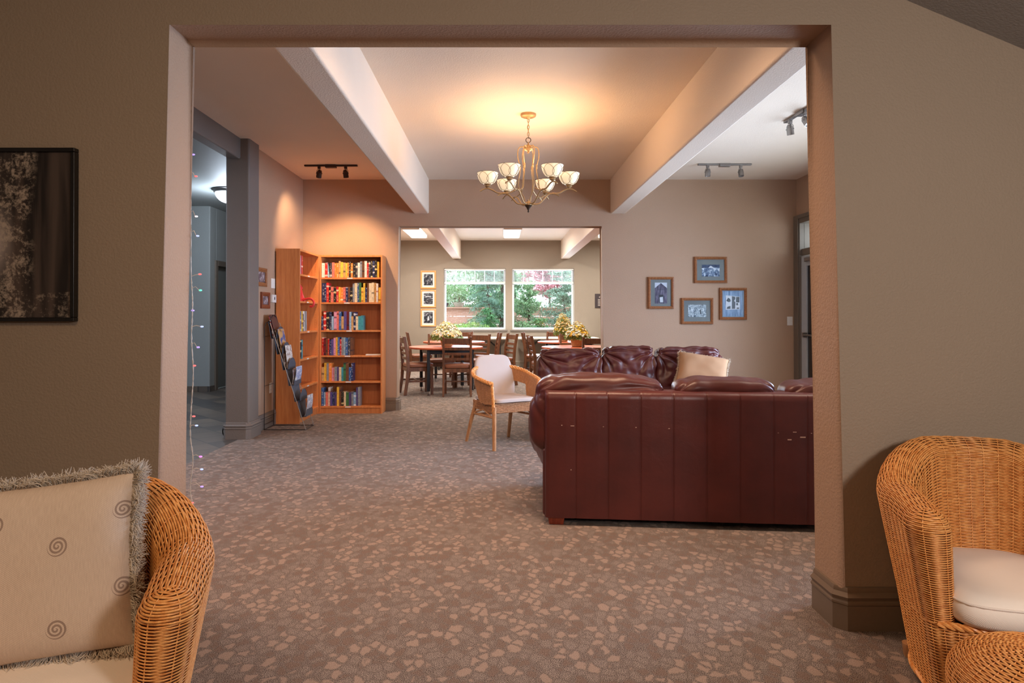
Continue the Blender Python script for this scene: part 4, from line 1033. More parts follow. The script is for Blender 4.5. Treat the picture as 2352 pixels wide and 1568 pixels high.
# red folded figurine with a curled tail
M['redplastic'] = plain('coral red plastic', rgb(222, 58, 60), .4)
def figurine():
    t = thing('figurine', 'coral red angular animal figurine with curled tail on the side bookcase', 'figurine', (-2.40, 7.80, SH[4]), R(55))
    body = MB(); rings = [(.050, .045, 0, 0), (.056, .05, .03, 0), (.042, .036, .09, .004), (.026, .024, .14, .008), (.022, .02, .16, .0)]
    vs = []; fs = []; n = 6
    for rx, ry, z, o_ in rings:
        for q in range(n): a = 2 * PI * (q + .5) / n; vs.append((rx * math.cos(a) + o_, ry * math.sin(a), z))
    for i in range(len(rings) - 1):
        for q in range(n): fs.append((i * n + q, i * n + (q + 1) % n, (i + 1) * n + (q + 1) % n, (i + 1) * n + q))
    fs.append(tuple(range(n))[::-1]); fs.append(tuple((len(rings) - 1) * n + q for q in range(n)))
    body.add(vs, fs); build('body', body, 'redplastic', t)
    hd = MB(); z = .15
    hd.add([(-.03, -.025, z), (.05, -.006, z + .002), (.05, .006, z + .002), (-.03, .025, z), (-.035, -.024, z + .05), (.0, -.02, z + .055), (.0, .02, z + .055), (-.035, .024, z + .05)],
           [(0, 1, 2, 3), (4, 5, 6, 7), (0, 1, 5, 4), (2, 3, 7, 6), (1, 2, 6, 5), (3, 0, 4, 7)])
    hd.add([(-.03, -.024, z + .05), (-.01, -.018, z + .053), (-.04, -.012, z + .053), (-.032, -.026, z + .085)], [(0, 1, 2), (0, 1, 3), (1, 2, 3), (2, 0, 3)])
    hd.add([(-.03, .024, z + .05), (-.01, .018, z + .053), (-.04, .012, z + .053), (-.032, .026, z + .085)], [(0, 1, 2), (0, 1, 3), (1, 2, 3), (2, 0, 3)])
    build('head', hd, 'redplastic', t)
    for sy in (-1, 1): build('leg', MB().bar((.02, sy * .018, .09), (.062, sy * .02, .0), .018, .018), 'redplastic', t)
    tl = [Vector((.02, -.04, .018)), Vector((.05, -.085, .03)), Vector((.075, -.125, .028)), Vector((.085, -.155, .0)), Vector((.083, -.162, -.035)), Vector((.072, -.145, -.062)), Vector((.062, -.118, -.060))]
    build('tail', MB().tube(sm(tl), .0135, 8), 'redplastic', t, smooth=50)
    return t
figurine()

# ------------------------------------------------------------------ wire magazine rack
def rack():
    t = thing('magazine_rack', 'black wire rack with six mesh pockets standing beside the bookcase', 'magazine rack', (-2.57, 7.12, 0))
    D = .30                                             # depth along y, base length along x .46
    mb = MB(); r = .004
    for y in (0, D): mb.tube([(0, y, 0), (0, y, 1.13), (.01, y * .9 + .015, 1.165), (.03, D / 2 + (y - D / 2) * .55, 1.185)], r, 6)
    mb.tube([(.0, 0, .06), (0, D, .06)], r * .7, 6).tube([(0, 0, .48), (0, D, .48)], r * .7, 6).tube([(0, 0, 1.02), (0, D, 1.02)], r * .7, 6)
    build('rear_frame', mb, 'black', t, smooth=50)
    fr = MB()
    for y in (0, D): fr.tube([(.06, y, 1.17), (.455, y, 0)], r, 6)
    build('front_frame', fr, 'steel', t, smooth=50)
    build('base_frame', MB().tube([(0, 0, .006), (.455, 0, .006)], r, 6).tube([(0, D, .006), (.455, D, .006)], r, 6).tube([(.455, 0, .006), (.455, D, .006)], r, 6).tube([(0, 0, .006), (0, D, .006)], r, 6).tube([(.455, 0, .03), (.42, D / 2, .012), (.455, D, .03)], r * .6, 5), 'black', t, smooth=50)
    build('handle', MB().tube(sm([(.03, .04, 1.185), (.05, .06, 1.20), (.05, .09, 1.235), (.05, D / 2, 1.255), (.05, D - .09, 1.235), (.05, D - .06, 1.20), (.03, D - .04, 1.185)]), r, 6), 'black', t, smooth=50)
    M['mesh'] = plain('charcoal wire mesh', rgb(86, 94, 108), .5, .3)
    outs = []
    for i in range(6):
        f = i / 5.6; bx = .065 + .39 * (f * .93 + .0); bz = .995 - f * .965 + .0
        g = Matrix.Translation((bx, D / 2, bz)) @ Matrix.Rotation(R(-10), 4, 'Y')
        # pocket: back sheet, bottom, scalloped front sheet
        back = MB().box(-.002, .0, -.125, .125, 0, .19)
        poly = [(-.12, 0), (.12, 0), (.12, .05), (.085, .085), (.045, .11), (0, .118), (-.045, .11), (-.085, .085), (-.12, .05)]
        pk = MB(); pk.prism([(a, b) for a, b in poly], 0, .002); n0 = 0
        pk.xf(Matrix.Translation((.058, 0, 0)) @ Matrix.Rotation(R(12), 4, 'Y') @ Matrix.Rotation(R(90), 4, 'Z'))
        pk.box(0, .06, -.12, .12, -.002, 0); pk.v += []; pk2 = MB(); pk2.v = back.v + pk.v; pk2.f = back.f + [tuple(q + len(back.v) for q in f_) for f_ in pk.f]; pk2.m = [0] * len(pk2.f)
        pk2.tube([(.058, -.12, 0), (.0686, -.12, .05), (.076, -.085, .085), (.0814, -.045, .11), (.083, 0, .118), (.0814, .045, .11), (.076, .085, .085), (.0686, .12, .05), (.058, .12, 0)], .0028, 5)
        pk2.xf(g); build('pocket', pk2, 'mesh', t, smooth=30); outs.append(g)
    return t, [Matrix.Translation((-2.57, 7.12, 0)) @ g for g in outs]
rk, slots = rack()
def mag_mat(name, c1, c2, c3, sc):
    m, nt, b = newmat(name); v = coords(nt); n = nz(nt, v, sc, 4, .6, .3)
    lk(nt, ramp(nt, n, [(.38, rgb(*c1)), (.5, rgb(*c2)), (.6, rgb(*c3))]), b.inputs['Base Color']); b.inputs['Roughness'].default_value = .25; return m
mags = [(0, .018, 0, 'red bordered magazine in the top rack pocket', ((170, 40, 44), (60, 44, 48), (200, 196, 196)), .25, -4, -.02),
        (0, .034, 0, 'dark magazine behind the red bordered one in the top pocket', ((60, 50, 52), (90, 60, 60), (40, 40, 46)), .26, -8, .0),
        (1, .036, 0, 'magazine with a sunlit castle and blue sky on the cover, second rack pocket', ((60, 90, 150), (200, 160, 100), (120, 90, 70)), .27, 2, .0),
        (1, .016, 0, 'dark spined magazine at the back of the second rack pocket', ((50, 44, 46), (150, 140, 130), (40, 40, 46)), .26, -3, .0),
        (2, .040, 0, 'pale magazine with a standing figure on its cover, third rack pocket', ((226, 224, 220), (206, 202, 198), (150, 130, 120)), .26, 8, .0),
        (2, .016, 0, 'brown and white magazine at the back of the third rack pocket', ((190, 180, 170), (90, 50, 46), (226, 220, 214)), .25, -2, .0),
        (3, .040, 1, 'thin blue white magazine drooping out of the fourth rack pocket', ((210, 216, 226), (120, 140, 190), (230, 230, 230)), .20, 42, .0),
        (3, .022, 1, 'orange brown magazine curling in the fourth rack pocket', ((190, 140, 90), (150, 160, 190), (220, 216, 210)), .17, 30, .0),
        (5, .036, 1, 'grey white magazine sticking out of the bottom rack pocket', ((200, 204, 210), (150, 160, 180), (236, 236, 236)), .23, 38, .0)]
for i, (sl, off, tp_, lab, cols, hh, tilt, dy) in enumerate(mags):
    mb = MB(); n = 7; vs = []; fs = []
    for q in range(n + 1):
        f = q / n; x = .012 * math.sin(f * PI) * (1 if tp_ else .3); z = hh * f
        for s_ in (0, .005):
            for y in (-.1, .1): vs.append((x + s_, y, z))
    for q in range(n):
        a = q * 4; fs += [(a, a + 1, a + 5, a + 4), (a + 2, a + 6, a + 7, a + 3), (a, a + 4, a + 6, a + 2), (a + 1, a + 3, a + 7, a + 5)]
    fs += [(0, 2, 3, 1), (n * 4, n * 4 + 1, n * 4 + 3, n * 4 + 2)]
    o = build('magazine', MB().add(vs, fs), mag_mat('magazine cover', *cols, 22 if i != 2 else 9), smooth=30)
    o.matrix_world = slots[sl] @ Matrix.Translation((off, dy, .004)) @ Matrix.Rotation(R(tilt * .45), 4, 'Y')
    tag(o, lab, 'magazine', 'magazines in the wire rack')

# ------------------------------------------------------------------ dining tables and chairs
def make_table(label, loc, rz):
    t = thing('dining_table', label, 'table', loc, rz, 'round dining tables')
    build('tabletop', MB().lathe([(.585, .712), (.60, .716), (.60, .738), (.596, .742), (0.001, .742)], 72), 'cherry', t, smooth=40)
    build('apron', MB().box(-.34, .34, -.35, -.33, .64, .712).box(-.34, .34, .33, .35, .64, .712).box(-.35, -.33, -.34, .34, .64, .712).box(.33, .35, -.34, .34, .64, .712), 'black', t)
    for sx in (-1, 1):
        for sy in (-1, 1):
            l = build('leg', MB().box(sx * .35 - .024, sx * .35 + .024, sy * .35 - .024, sy * .35 + .024, .06, .712), 'black', t, bevel=.004)
            build('glide', MB().lathe([(.014, 0), (.018, .004), (.018, .012), (.008, .016), (.008, .06)], 14, (sx * .35, sy * .35, 0)), 'steel', l, smooth=40)
    return t
tb = make_table('round cherry dining table with black legs, nearest table left of the lounge sofas', (-.885, 10.66, 0), R(16))
dup(tb, (-.90, 12.72, 0), R(5), 'round cherry table behind the flower basket, closer to the left garden window')
dup(tb, (1.27, 10.60, 0), R(-10), 'round cherry table seen just above the leather sofa')
dup(tb, (1.33, 12.75, 0), R(8), 'round cherry table closer to the right garden window')
def make_dchair(label, loc, rz):
    t = thing('dining_chair', label, 'chair', loc, rz, 'ladder back dining chairs')
    W = .21
    for sx in (-1, 1):
        pts = [(sx * (W - .0), -.25, 0), (sx * W, -.215, .22), (sx * W, -.20, .45), (sx * W, -.215, .66), (sx * W, -.265, .92)]
        mb = MB()
        P = [Vector(p) for p in pts]; vs = []; fs = []
        for p in P:
            for a, b in ((-.017, -.024), (.017, -.024), (.017, .024), (-.017, .024)): vs.append((p.x + a, p.y + b, p.z))
        for i in range(len(P) - 1):
            for q in range(4): fs.append((i * 4 + q, i * 4 + (q + 1) % 4, i * 4 + 4 + (q + 1) % 4, i * 4 + 4 + q))
        fs += [(3, 2, 1, 0), tuple(len(P) * 4 - 4 + q for q in range(4))]
        build('back_leg', mb.add(vs, fs), 'darkwood', t, bevel=.004)
        build('leg', MB().box(sx * .20 - .019, sx * .20 + .019, .165, .203, 0, .43), 'darkwood', t, bevel=.004)
    for z, h, y in ((.855, .085, -.252), (.735, .045, -.230), (.655, .04, -.216), (.575, .04, -.208)):
        mb = MB(); n = 10; vs = []; fs = []
        for i in range(n + 1):
            x = -.195 + .39 * i / n; dy = -.018 * (1 - (x / .195) ** 2)
            for a, b in ((-.009, -h / 2), (.009, -h / 2), (.009, h / 2), (-.009, h / 2)): vs.append((x, y + dy + a - .10 * b, z + b))
        for i in range(n):
            for q in range(4): fs.append((i * 4 + q, i * 4 + (q + 1) % 4, i * 4 + 4 + (q + 1) % 4, i * 4 + 4 + q))
        fs += [(3, 2, 1, 0), tuple(n * 4 + q for q in range(4))]
        build('back_slat', mb.add(vs, fs), 'darkwood', t, bevel=.003)
    build('seat_rail', MB().box(-.20, .20, .175, .20, .37, .43).box(-.20, .20, -.21, -.19, .37, .43).box(-.212, -.19, -.20, .19, .37, .43).box(.19, .212, -.20, .19, .37, .43), 'darkwood', t, bevel=.003)
    build('stretcher', MB().box(-.208, -.192, -.22, .18, .20, .228).box(.192, .208, -.22, .18, .20, .228).box(-.2, .2, -.03, -.012, .205, .225), 'darkwood', t, bevel=.002)
    Q, F = puff_np(1, 1, 1, 6, 14)
    build('seat', MB().add([(q[0] * (.222 + .012 * q[1]), q[1] * .215 + .0, .462 + q[2] * .032 + .012 * (1 - q[0] ** 2) * (1 - q[1] ** 2) * (q[2] > 0)) for q in Q], F), 'seatleather', t, smooth=180)
    return t
dc = make_dchair('ladder back dining chair with its back to the viewer at the left table', (-.67, 10.27, 0), R(2))
for x, y, r_, lab in (
    (-1.32, 10.46, -70, 'ladder back chair at the far left, side on, beside the doorway edge'),
    (-1.03, 11.42, 188, 'ladder back chair behind the left flower basket, facing the viewer'),
    (-.50, 11.36, 150, 'ladder back chair behind the nearest left table, its seat partly under the top'),
    (-.27, 12.50, 96, 'ladder back chair at the right edge of the left window table'),
    (-1.55, 12.75, -80, 'ladder back chair furthest left at the left window table'),
    (-.80, 13.35, 178, 'ladder back chair between the left window table and the white folding table'),
    (.74, 10.72, -84, 'ladder back chair seen side on at the left edge of the table behind the sofa'),
    (.70, 12.60, -96, 'ladder back chair tucked directly behind the side on chair near the sofa'),
    (1.48, 10.24, 0, 'ladder back chair with its back to the viewer right of the yellow flowers'),
    (1.30, 11.48, 182, 'ladder back chair whose slats show just behind the yellow flower basket'),
    (1.10, 13.36, 160, 'bluish glinting ladder back chair in front of the right garden window'),
    (-.02, 11.80, 112, 'ladder back chair standing apart right of the left tables, just above the wicker armchair')):
    dup(dc, (x, y, 0), R(r_), lab)
def make_ftable(label, loc):
    t = thing('folding_table', label, 'table', loc, 0, 'white folding tables under the garden windows'); w_ = .915
    build('tabletop', MB().box(-w_, w_, -.37, .37, .705, .742), 'tabletop', t, bevel=.01, seg=3)
    for sx in (-1, 1):
        x = sx * .70
        mb = MB().tube([(x, -.27, .705), (x, -.27, 0.01)], .014, 8).tube([(x, .27, .705), (x, .27, 0.01)], .014, 8).tube([(x, -.27, .12), (x, .27, .12)], .012, 8).tube([(x, -.27, .64), (x, .27, .64)], .012, 8)
        mb.tube([(x, -.27, .44), (x - sx * .30, -.12, .70)], .008, 6).tube([(x, .27, .44), (x - sx * .30, .12, .70)], .008, 6)
        lg = build('leg', mb, 'black', t, smooth=50)
        build('leg_cap', MB().lathe([(.018, 0), (.018, .03)], 10, (x, -.27, 0)).lathe([(.018, 0), (.018, .03)], 10, (x, .27, 0)), 'black', lg)
    return t
ft = make_ftable('white plastic folding table under the left garden window', (-.70, 15.18, 0))
dup(ft, (1.325, 15.18, 0), 0, 'white plastic folding table under the right garden window')

# ------------------------------------------------------------------ leaves and flowers
def leaf_mesh(name, pts, size, mat, parent=None, aspect=2.4, droop=.3, seed=0, bend=True):
    """scatter of small pointed leaves; pts (n,3)"""
    r = np.random.RandomState(seed); P = np.asarray(pts); n = len(P); sz = size * r.uniform(.6, 1.3, n)[:, None]
    d = unit(r.normal(size=(n, 3)) + np.array([0, 0, -droop])); u = unit(np.cross(d, r.normal(size=(n, 3)))); nn = np.cross(d, u)
    a = P; b = P + d * sz * .5 + u * sz * .5 / aspect + nn * sz * .06; c_ = P + d * sz; e = P + d * sz * .5 - u * sz * .5 / aspect + nn * sz * .06
    V = np.stack([a, b, c_, e], 1).reshape(-1, 3); F = np.arange(n * 4).reshape(-1, 4)
    return npmesh(name, V, F, mat, parent, smooth=False)
def leafmat(name, c1, c2, rough=.6, tr=.0):
    m, nt, b = newmat(name); v = coords(nt); n = nz(nt, v, 11, 3, .7)
    lk(nt, ramp(nt, n, [(.35, rgb(*c1)), (.65, rgb(*c2))]), b.inputs['Base Color']); b.inputs['Roughness'].default_value = rough; b.inputs['Specular IOR Level'].default_value = .3
    return m
M['leafg'] = leafmat('bouquet green', (84, 124, 58), (150, 178, 100)); M['petalc'] = plain('cream petals', rgb(250, 242, 196), .7); M['petaly'] = plain('yellow petals', rgb(244, 196, 50), .7)
M['petalw'] = plain('white petals', rgb(232, 236, 228), .7); M['petalp'] = plain('peach petals', rgb(244, 214, 150), .7)
M['basket'] = wood('woven basket', rgb(176, 122, 78), rgb(226, 186, 138), (3, 3, 30), .7, 16)
def bouquet(label, loc, seed, wd, ht, cols, basket='basket'):
    t = thing('flower_basket', label, 'flower arrangement', loc, 0, 'flower baskets on the dining tables')
    rs = np.random.RandomState(seed)
    bk = MB()
    pr = [(.072, 0), (.080, .004)]
    for i in range(1, 14): z = .0085 * i; pr += [(.080 + .024 * i / 13, z), (.085 + .024 * i / 13, z + .004)]
    pr += [(.106, .118), (.112, .122), (.102, .124), (.096, .10)]
    build('basket', bk.lathe(pr, 28), basket, t, smooth=30)
    mb = MB()
    for i in range(46):
        a = rs.uniform(0, 2 * PI); el = rs.uniform(.15, 1.0); r_ = wd / 2 * math.sqrt(rs.uniform(0, 1)); zt = .14 + ht * (1 - .7 * (r_ / (wd / 2)) ** 2) * rs.uniform(.5, 1)
        mb.tube([(0.02 * math.cos(a), .02 * math.sin(a), .10), (r_ * .6 * math.cos(a), r_ * .6 * math.sin(a), (zt + .10) * .55), (r_ * math.cos(a), r_ * math.sin(a), zt)], .0018, 4)
    build('stem', mb, 'leafg', t)
    n = 1100; a = rs.uniform(0, 2 * PI, n); r_ = wd / 2 * np.sqrt(rs.uniform(0, 1, n)) * 1.02; z = .11 + ht * (1 - .7 * (r_ / (wd / 2)) ** 2) * rs.uniform(.05, .95, n)
    lf = leaf_mesh('leaves', np.c_[r_ * np.cos(a), r_ * np.sin(a), z], .040, 'leafg', t, 2.6, .2, seed); lf['kind'] = 'stuff'
    for mi, (mat, cnt) in enumerate(cols):
        fm = MB()
        for i in range(int(cnt * 1.35)):
            a = rs.uniform(0, 2 * PI); rr_ = wd / 2 * math.sqrt(rs.uniform(.0, 1)); z = .13 + ht * (1 - .75 * (rr_ / (wd / 2)) ** 2) * rs.uniform(.55, 1.04)
            c0 = Vector((rr_ * math.cos(a), rr_ * math.sin(a), z)); nrm = (c0 - Vector((0, 0, .1)) + Vector(rs.normal(size=3)) * .05).normalized(); q = nrm.to_track_quat('Z', 'Y'); s_ = rs.uniform(.012, .024)
            np_ = 6
            for k in range(np_):
                an = 2 * PI * k / np_; d = q @ Vector((math.cos(an), math.sin(an), .35)); e = q @ Vector((-math.sin(an), math.cos(an), 0))
                fm.add([c0, c0 + d * s_ * .6 + e * s_ * .38, c0 + d * s_, c0 + d * s_ * .6 - e * s_ * .38], [(0, 1, 2, 3)])
            fm.add([c0 + q @ Vector((x * s_ * .25, y * s_ * .25, s_ * .2)) for x, y in ((-1, -1), (1, -1), (1, 1), (-1, 1))], [(0, 1, 2, 3)])
        fo = build('blossoms', fm, mat, t); fo['kind'] = 'stuff'
    return t
bouquet('basket of cream and pale yellow flowers on the nearest left dining table', (-.87, 10.62, .7425), 3, .50, .27, (('petalc', 330), ('petaly', 60), ('petalw', 170), ('petalp', 90)))
bouquet('basket of bright yellow and white flowers on the table behind the sofa', (1.24, 10.55, .7425), 5, .38, .27, (('petaly', 170), ('petalc', 110), ('petalw', 170)))
bouquet('taller yellow and rust flowers on the right table nearer the window', (1.22, 12.70, .7425), 8, .36, .42, (('petaly', 90), ('petalc', 140), ('petalp', 150)))
for loc, rz, lab in (((-.84, 10.56, .7425), 12, 'white placemat under the cream flower basket'), ((1.17, 10.42, .7425), -8, 'white placemat under the yellow flower basket')):
    pass
# ------------------------------------------------------------------ pictures
def picture(name, label, x0, x1, z0, z1, y, fw, depth, fmat, mmat, prx, prz, draw, group=None, face='y', gl=True):
    """wall picture; local x = along the wall, y = out of the wall (towards the viewer is -y)"""
    cx, cz = (x0 + x1) / 2, (z0 + z1) / 2; w2, h2 = (x1 - x0) / 2, (z1 - z0) / 2
    t = thing(name, label, 'picture', (cx, y, cz), 0, group)
    mb = MB()
    for a in (0, 1, 2, 3):
        pass
    o_ = [(-w2, -h2), (w2, -h2), (w2, h2), (-w2, h2)]; i_ = [(-w2 + fw, -h2 + fw), (w2 - fw, -h2 + fw), (w2 - fw, h2 - fw), (-w2 + fw, h2 - fw)]
    md = [(-w2 + fw * .45, -h2 + fw * .45), (w2 - fw * .45, -h2 + fw * .45), (w2 - fw * .45, h2 - fw * .45), (-w2 + fw * .45, h2 - fw * .45)]
    vs = [(a, 0, b) for a, b in o_] + [(a, -depth * .8, b) for a, b in o_] + [(a, -depth, b) for a, b in md] + [(a, -depth * .62, b) for a, b in i_] + [(a, 0, b) for a, b in i_]
    fs = []
    for k in range(4):
        for i in range(4): j = (i + 1) % 4; fs.append((k * 4 + i, k * 4 + j, k * 4 + 4 + j, k * 4 + 4 + i))
    for i in range(4): j = (i + 1) % 4; fs.append((i, j, 16 + j, 16 + i))
    build('frame', mb.add(vs, fs), fmat, t)
    yd = -depth * .35
    build('mat_board', MB().box(-w2 + fw * .8, w2 - fw * .8, yd, -.001, -h2 + fw * .8, h2 - fw * .8), mmat, t)
    pm = draw
    mats = [pm[0]] + list(pm[2] if len(pm) > 2 else []); mb = MB().box(prx[0], prx[1], yd - .001, yd - .0002, prz[0], prz[1])
    if len(pm) > 1 and pm[1]:
        for mi, poly in pm[1]:
            pw, ph = prx[1] - prx[0], prz[1] - prz[0]; mb.prism([(prx[0] + a * pw, prz[0] + b * ph) for a, b in poly], yd - .0016 - .0002 * mi, yd - .0009, mi)
    build('print', mb, mats, t)
    if gl: build('glazing', MB().box(-w2 + fw * .8, w2 - fw * .8, yd - .004, yd - .003, -h2 + fw * .8, h2 - fw * .8), 'picglass', t)
    return t
def bw(name, lo, mi, hi, sc, dist=0, det=6, mp=(1, 1, 1), rough=.3, st=(.36, .5, .62)):
    m, nt, b = newmat(name); v = coords(nt, 'Object', mp); n = nz(nt, v, sc, det, .62, dist)
    lk(nt, ramp(nt, n, [(st[0], rgb(*lo)), (st[1], rgb(*mi)), (st[2], rgb(*hi))]), b.inputs['Base Color']); b.inputs['Roughness'].default_value = rough + .3; b.inputs['Specular IOR Level'].default_value = .2; return m
G4 = 'oak framed black and white prints on the lounge wall'
yb = YW0 - .0005
barn = bw('barn boards', (62, 58, 72), (92, 86, 104), (120, 112, 130), 30, 0, 4, (3, 1, .4)); sky = plain('print sky', rgb(196, 200, 212), .4); dk = plain('print dark', rgb(36, 38, 48), .4); lt = plain('print light', rgb(206, 208, 216), .4)
picture('framed_picture', 'oak framed print of a gabled barn, left of the four frames', 1.944, 2.282, 1.336, 1.754, yb, .034, .034, 'oak', 'matgrey', (-.080, .080), (-.14, .135),
        (sky, [(1, [(0, 0), (1, 0), (1, .74), (.5, 1.0 - .02), (0, .74)]), (2, [(.33, .04), (.7, .04), (.7, .42), (.33, .42)]), (3, [(.42, .06), (.68, .06), (.66, .32), (.40, .30)]), (2, [(.2, .66), (.8, .66), (.8, .675), (.2, .675)])], [barn, dk, lt]), G4)
picture('framed_picture', 'oak framed landscape print, topmost of the four frames', 2.552, 2.982, 1.674, 2.018, yb, .034, .034, 'oak', 'matgrey', (-.115, .118), (-.085, .07),
        (bw('frosty shrubs print', (40, 54, 84), (110, 130, 160), (206, 214, 224), 26, .5, 7), [(1, [(0, .72), (1, .78), (1, 1), (0, 1)]), (2, [(.36, .72), (.5, .92), (.62, .8), (.72, .72)])], [bw('dark treeline print', (26, 34, 60), (46, 60, 92), (80, 94, 120), 40), lt]), G4)
picture('framed_picture', 'oak framed pale weathered fence print, lowest of the four frames', 2.38, 2.798, 1.135, 1.479, yb, .034, .034, 'oak', 'matgrey', (-.118, .118), (-.078, .082),
        (bw('weathered fence print', (70, 84, 96), (156, 168, 176), (208, 214, 218), 40, 1.2, 6, (1, 1, .7)), [(1, [(.70, .2), (.715, .2), (.715, .98), (.70, .98)]), (1, [(.78, .1), (.788, .1), (.788, .98), (.78, .98)]), (1, [(.66, .25), (.7, .25), (.7, .6), (.66, .6)])], [dk]), G4)
wl = bw('blue weathered boards print', (96, 122, 158), (130, 156, 190), (160, 182, 210), 26, 0, 5, (3, 1, .3))
picture('framed_picture', 'oak framed print of a broken white window in blue boards, right of four', 2.884, 3.24, 1.193, 1.611, yb, .034, .034, 'oak', 'matblue', (-.125, .125), (-.165, .165),
        (wl, [(1, [(.10, .26), (.86, .28), (.86, .78), (.12, .84)]), (2, [(.14, .62), (.24, .74), (.34, .70), (.38, .60), (.27, .56)]), (2, [(.43, .30), (.60, .30), (.62, .56), (.55, .62), (.62, .70), (.60, .78), (.44, .80)]),
              (2, [(.65, .56), (.83, .55), (.83, .77), (.65, .77)]), (2, [(.16, .30), (.36, .30), (.36, .42), (.2, .38)]), (2, [(.66, .44), (.76, .44), (.76, .53), (.66, .53)]), (2, [(.68, .30), (.82, .30), (.80, .35), (.70, .35)])], [lt, dk]), G4)
G3 = 'honey pine framed photographs on the dining wall'
yb = YF - .0005
for z0, z1, lab, sd, dr in ((1.884, 2.316, 'honey pine framed dark photograph, top of the column of three', 18, None), (1.437, 1.862, 'honey pine framed photograph of pale ripples, middle of the column of three', 30, 1), (.985, 1.41, 'honey pine framed photograph of a white waterfall, bottom of three', 22, 2)):
    mats = bw('black and white photo %d' % sd, (30, 28, 34), (74, 72, 80), (190, 188, 192), sd, .4, 6, (1, 1, 1) if dr != 1 else (.5, 1, 1.6), .3, (.4, .52, .66))
    polys = [(1, [(.40, .25), (.60, .25), (.56, .62), (.46, .62)])] if dr == 2 else ([(1, [(.2, .62), (.8, .66), (.8, .72), (.2, .70)])] if dr == 1 else [])
    picture('framed_picture', lab, -1.90, -1.535, z0, z1, yb, .036, .03, 'orangewood', 'matwhite', (-.108, .108), (-.135, .135), (mats, polys, [lt]), G3)
# dark plaque beyond the doorway, right
t = thing('wall_plaque', 'dark plaque with pale lines on the dining wall, cut by the doorway edge', 'plaque', (2.49, YF - .001, 1.6))
build('board', MB().box(-.23, .23, -.02, 0, -.17, .165), plain('dark brown plaque', rgb(56, 46, 50), .5), t, bevel=.004)
mb = MB()
for r_ in range(5):
    for c_ in range(3): x = -.16 + c_ * .13; mb.box(x, x + .07, -.0215, -.0195, .02 - r_ * .035, .034 - r_ * .035)
for q in range(4): mb.box(-.13 + q * .02, -.118 + q * .02, -.0215, -.0195, .07 + .01 * (q % 2), .10 + .01 * (q % 2))
build('plate', mb, plain('pale plate', rgb(196, 186, 180), .5), t)
# left lounge wall: two small frames, note, thermostat, outlet
def onleft(o, y): o.rotation_euler = (0, 0, R(90)); o.location = (XL + .0005, y, o.location.z); return o
for ya, yb_, za, zb, fm, lab in ((6.92, 7.235, 1.565, 1.765, 'oak', 'small orange wood frame on the left wall, upper of two beside the column'), (7.07, 7.33, 1.325, 1.505, 'mahog', 'small dark wood frame on the left wall, lower of two beside the column')):
    wdt = yb_ - ya; ph = bw('small sepia photo ' + fm, (70, 50, 52), (136, 110, 112), (196, 178, 176), 24, .3)
    o = picture('framed_picture', lab, -wdt / 2, wdt / 2, za, zb, 0, .040, .024, fm, 'matwhite' if False else 'mahog' if fm == 'mahog' else 'oak', (-wdt / 2 + .05, wdt / 2 - .05), (-(zb - za) / 2 + .045, (zb - za) / 2 - .045), (ph,), 'small frames on the left wall')
    onleft(o, (ya + yb_) / 2)
o = build('paper_note', MB().box(-.055, .055, -.003, 0, -.055, .055), 'matwhite'); tag(o, 'small white paper note taped above the thermostat', 'note'); o.rotation_euler = (0, 0, R(88)); o.location = (XL + .002, 7.46, 1.615)
t = thing('thermostat', 'white thermostat box on the left wall beside the bookcase', 'thermostat', (XL, 7.44, 1.44), R(90))
build('housing', MB().box(-.06, .06, -.03, 0, -.045, .045), 'white', t, bevel=.006, seg=3); build('display', MB().box(-.012, .012, -.0312, -.0298, -.014, .018), 'black', t)
def outlet(label, loc, rz, kind='outlet'):
    t = thing('power_outlet' if kind == 'outlet' else 'light_switch', label, kind, loc, rz)
    build('cover_plate', MB().box(-.036, .036, -.006, 0, -.058, .058), 'white', t, bevel=.003)
    if kind == 'outlet':
        for z in (-.02, .02): build('socket', MB().box(-.016, .016, -.008, -.006, z - .013, z + .013).box(-.007, -.005, -.0085, -.0079, z - .006, z + .006, 1).box(.005, .007, -.0085, -.0079, z - .006, z + .006, 1), ['white', 'black'], t)
    else: build('rocker', MB().box(-.016, .016, -.010, -.005, -.033, .033), 'white', t, bevel=.002)
outlet('white double outlet low on the left wall behind the magazine rack', (XL + .0005, 7.39, .43), R(90))
outlet('white rocker light switch on the lounge wall beside the patio door', (3.812, YW0 - .0005, 1.175), 0, 'light switch')

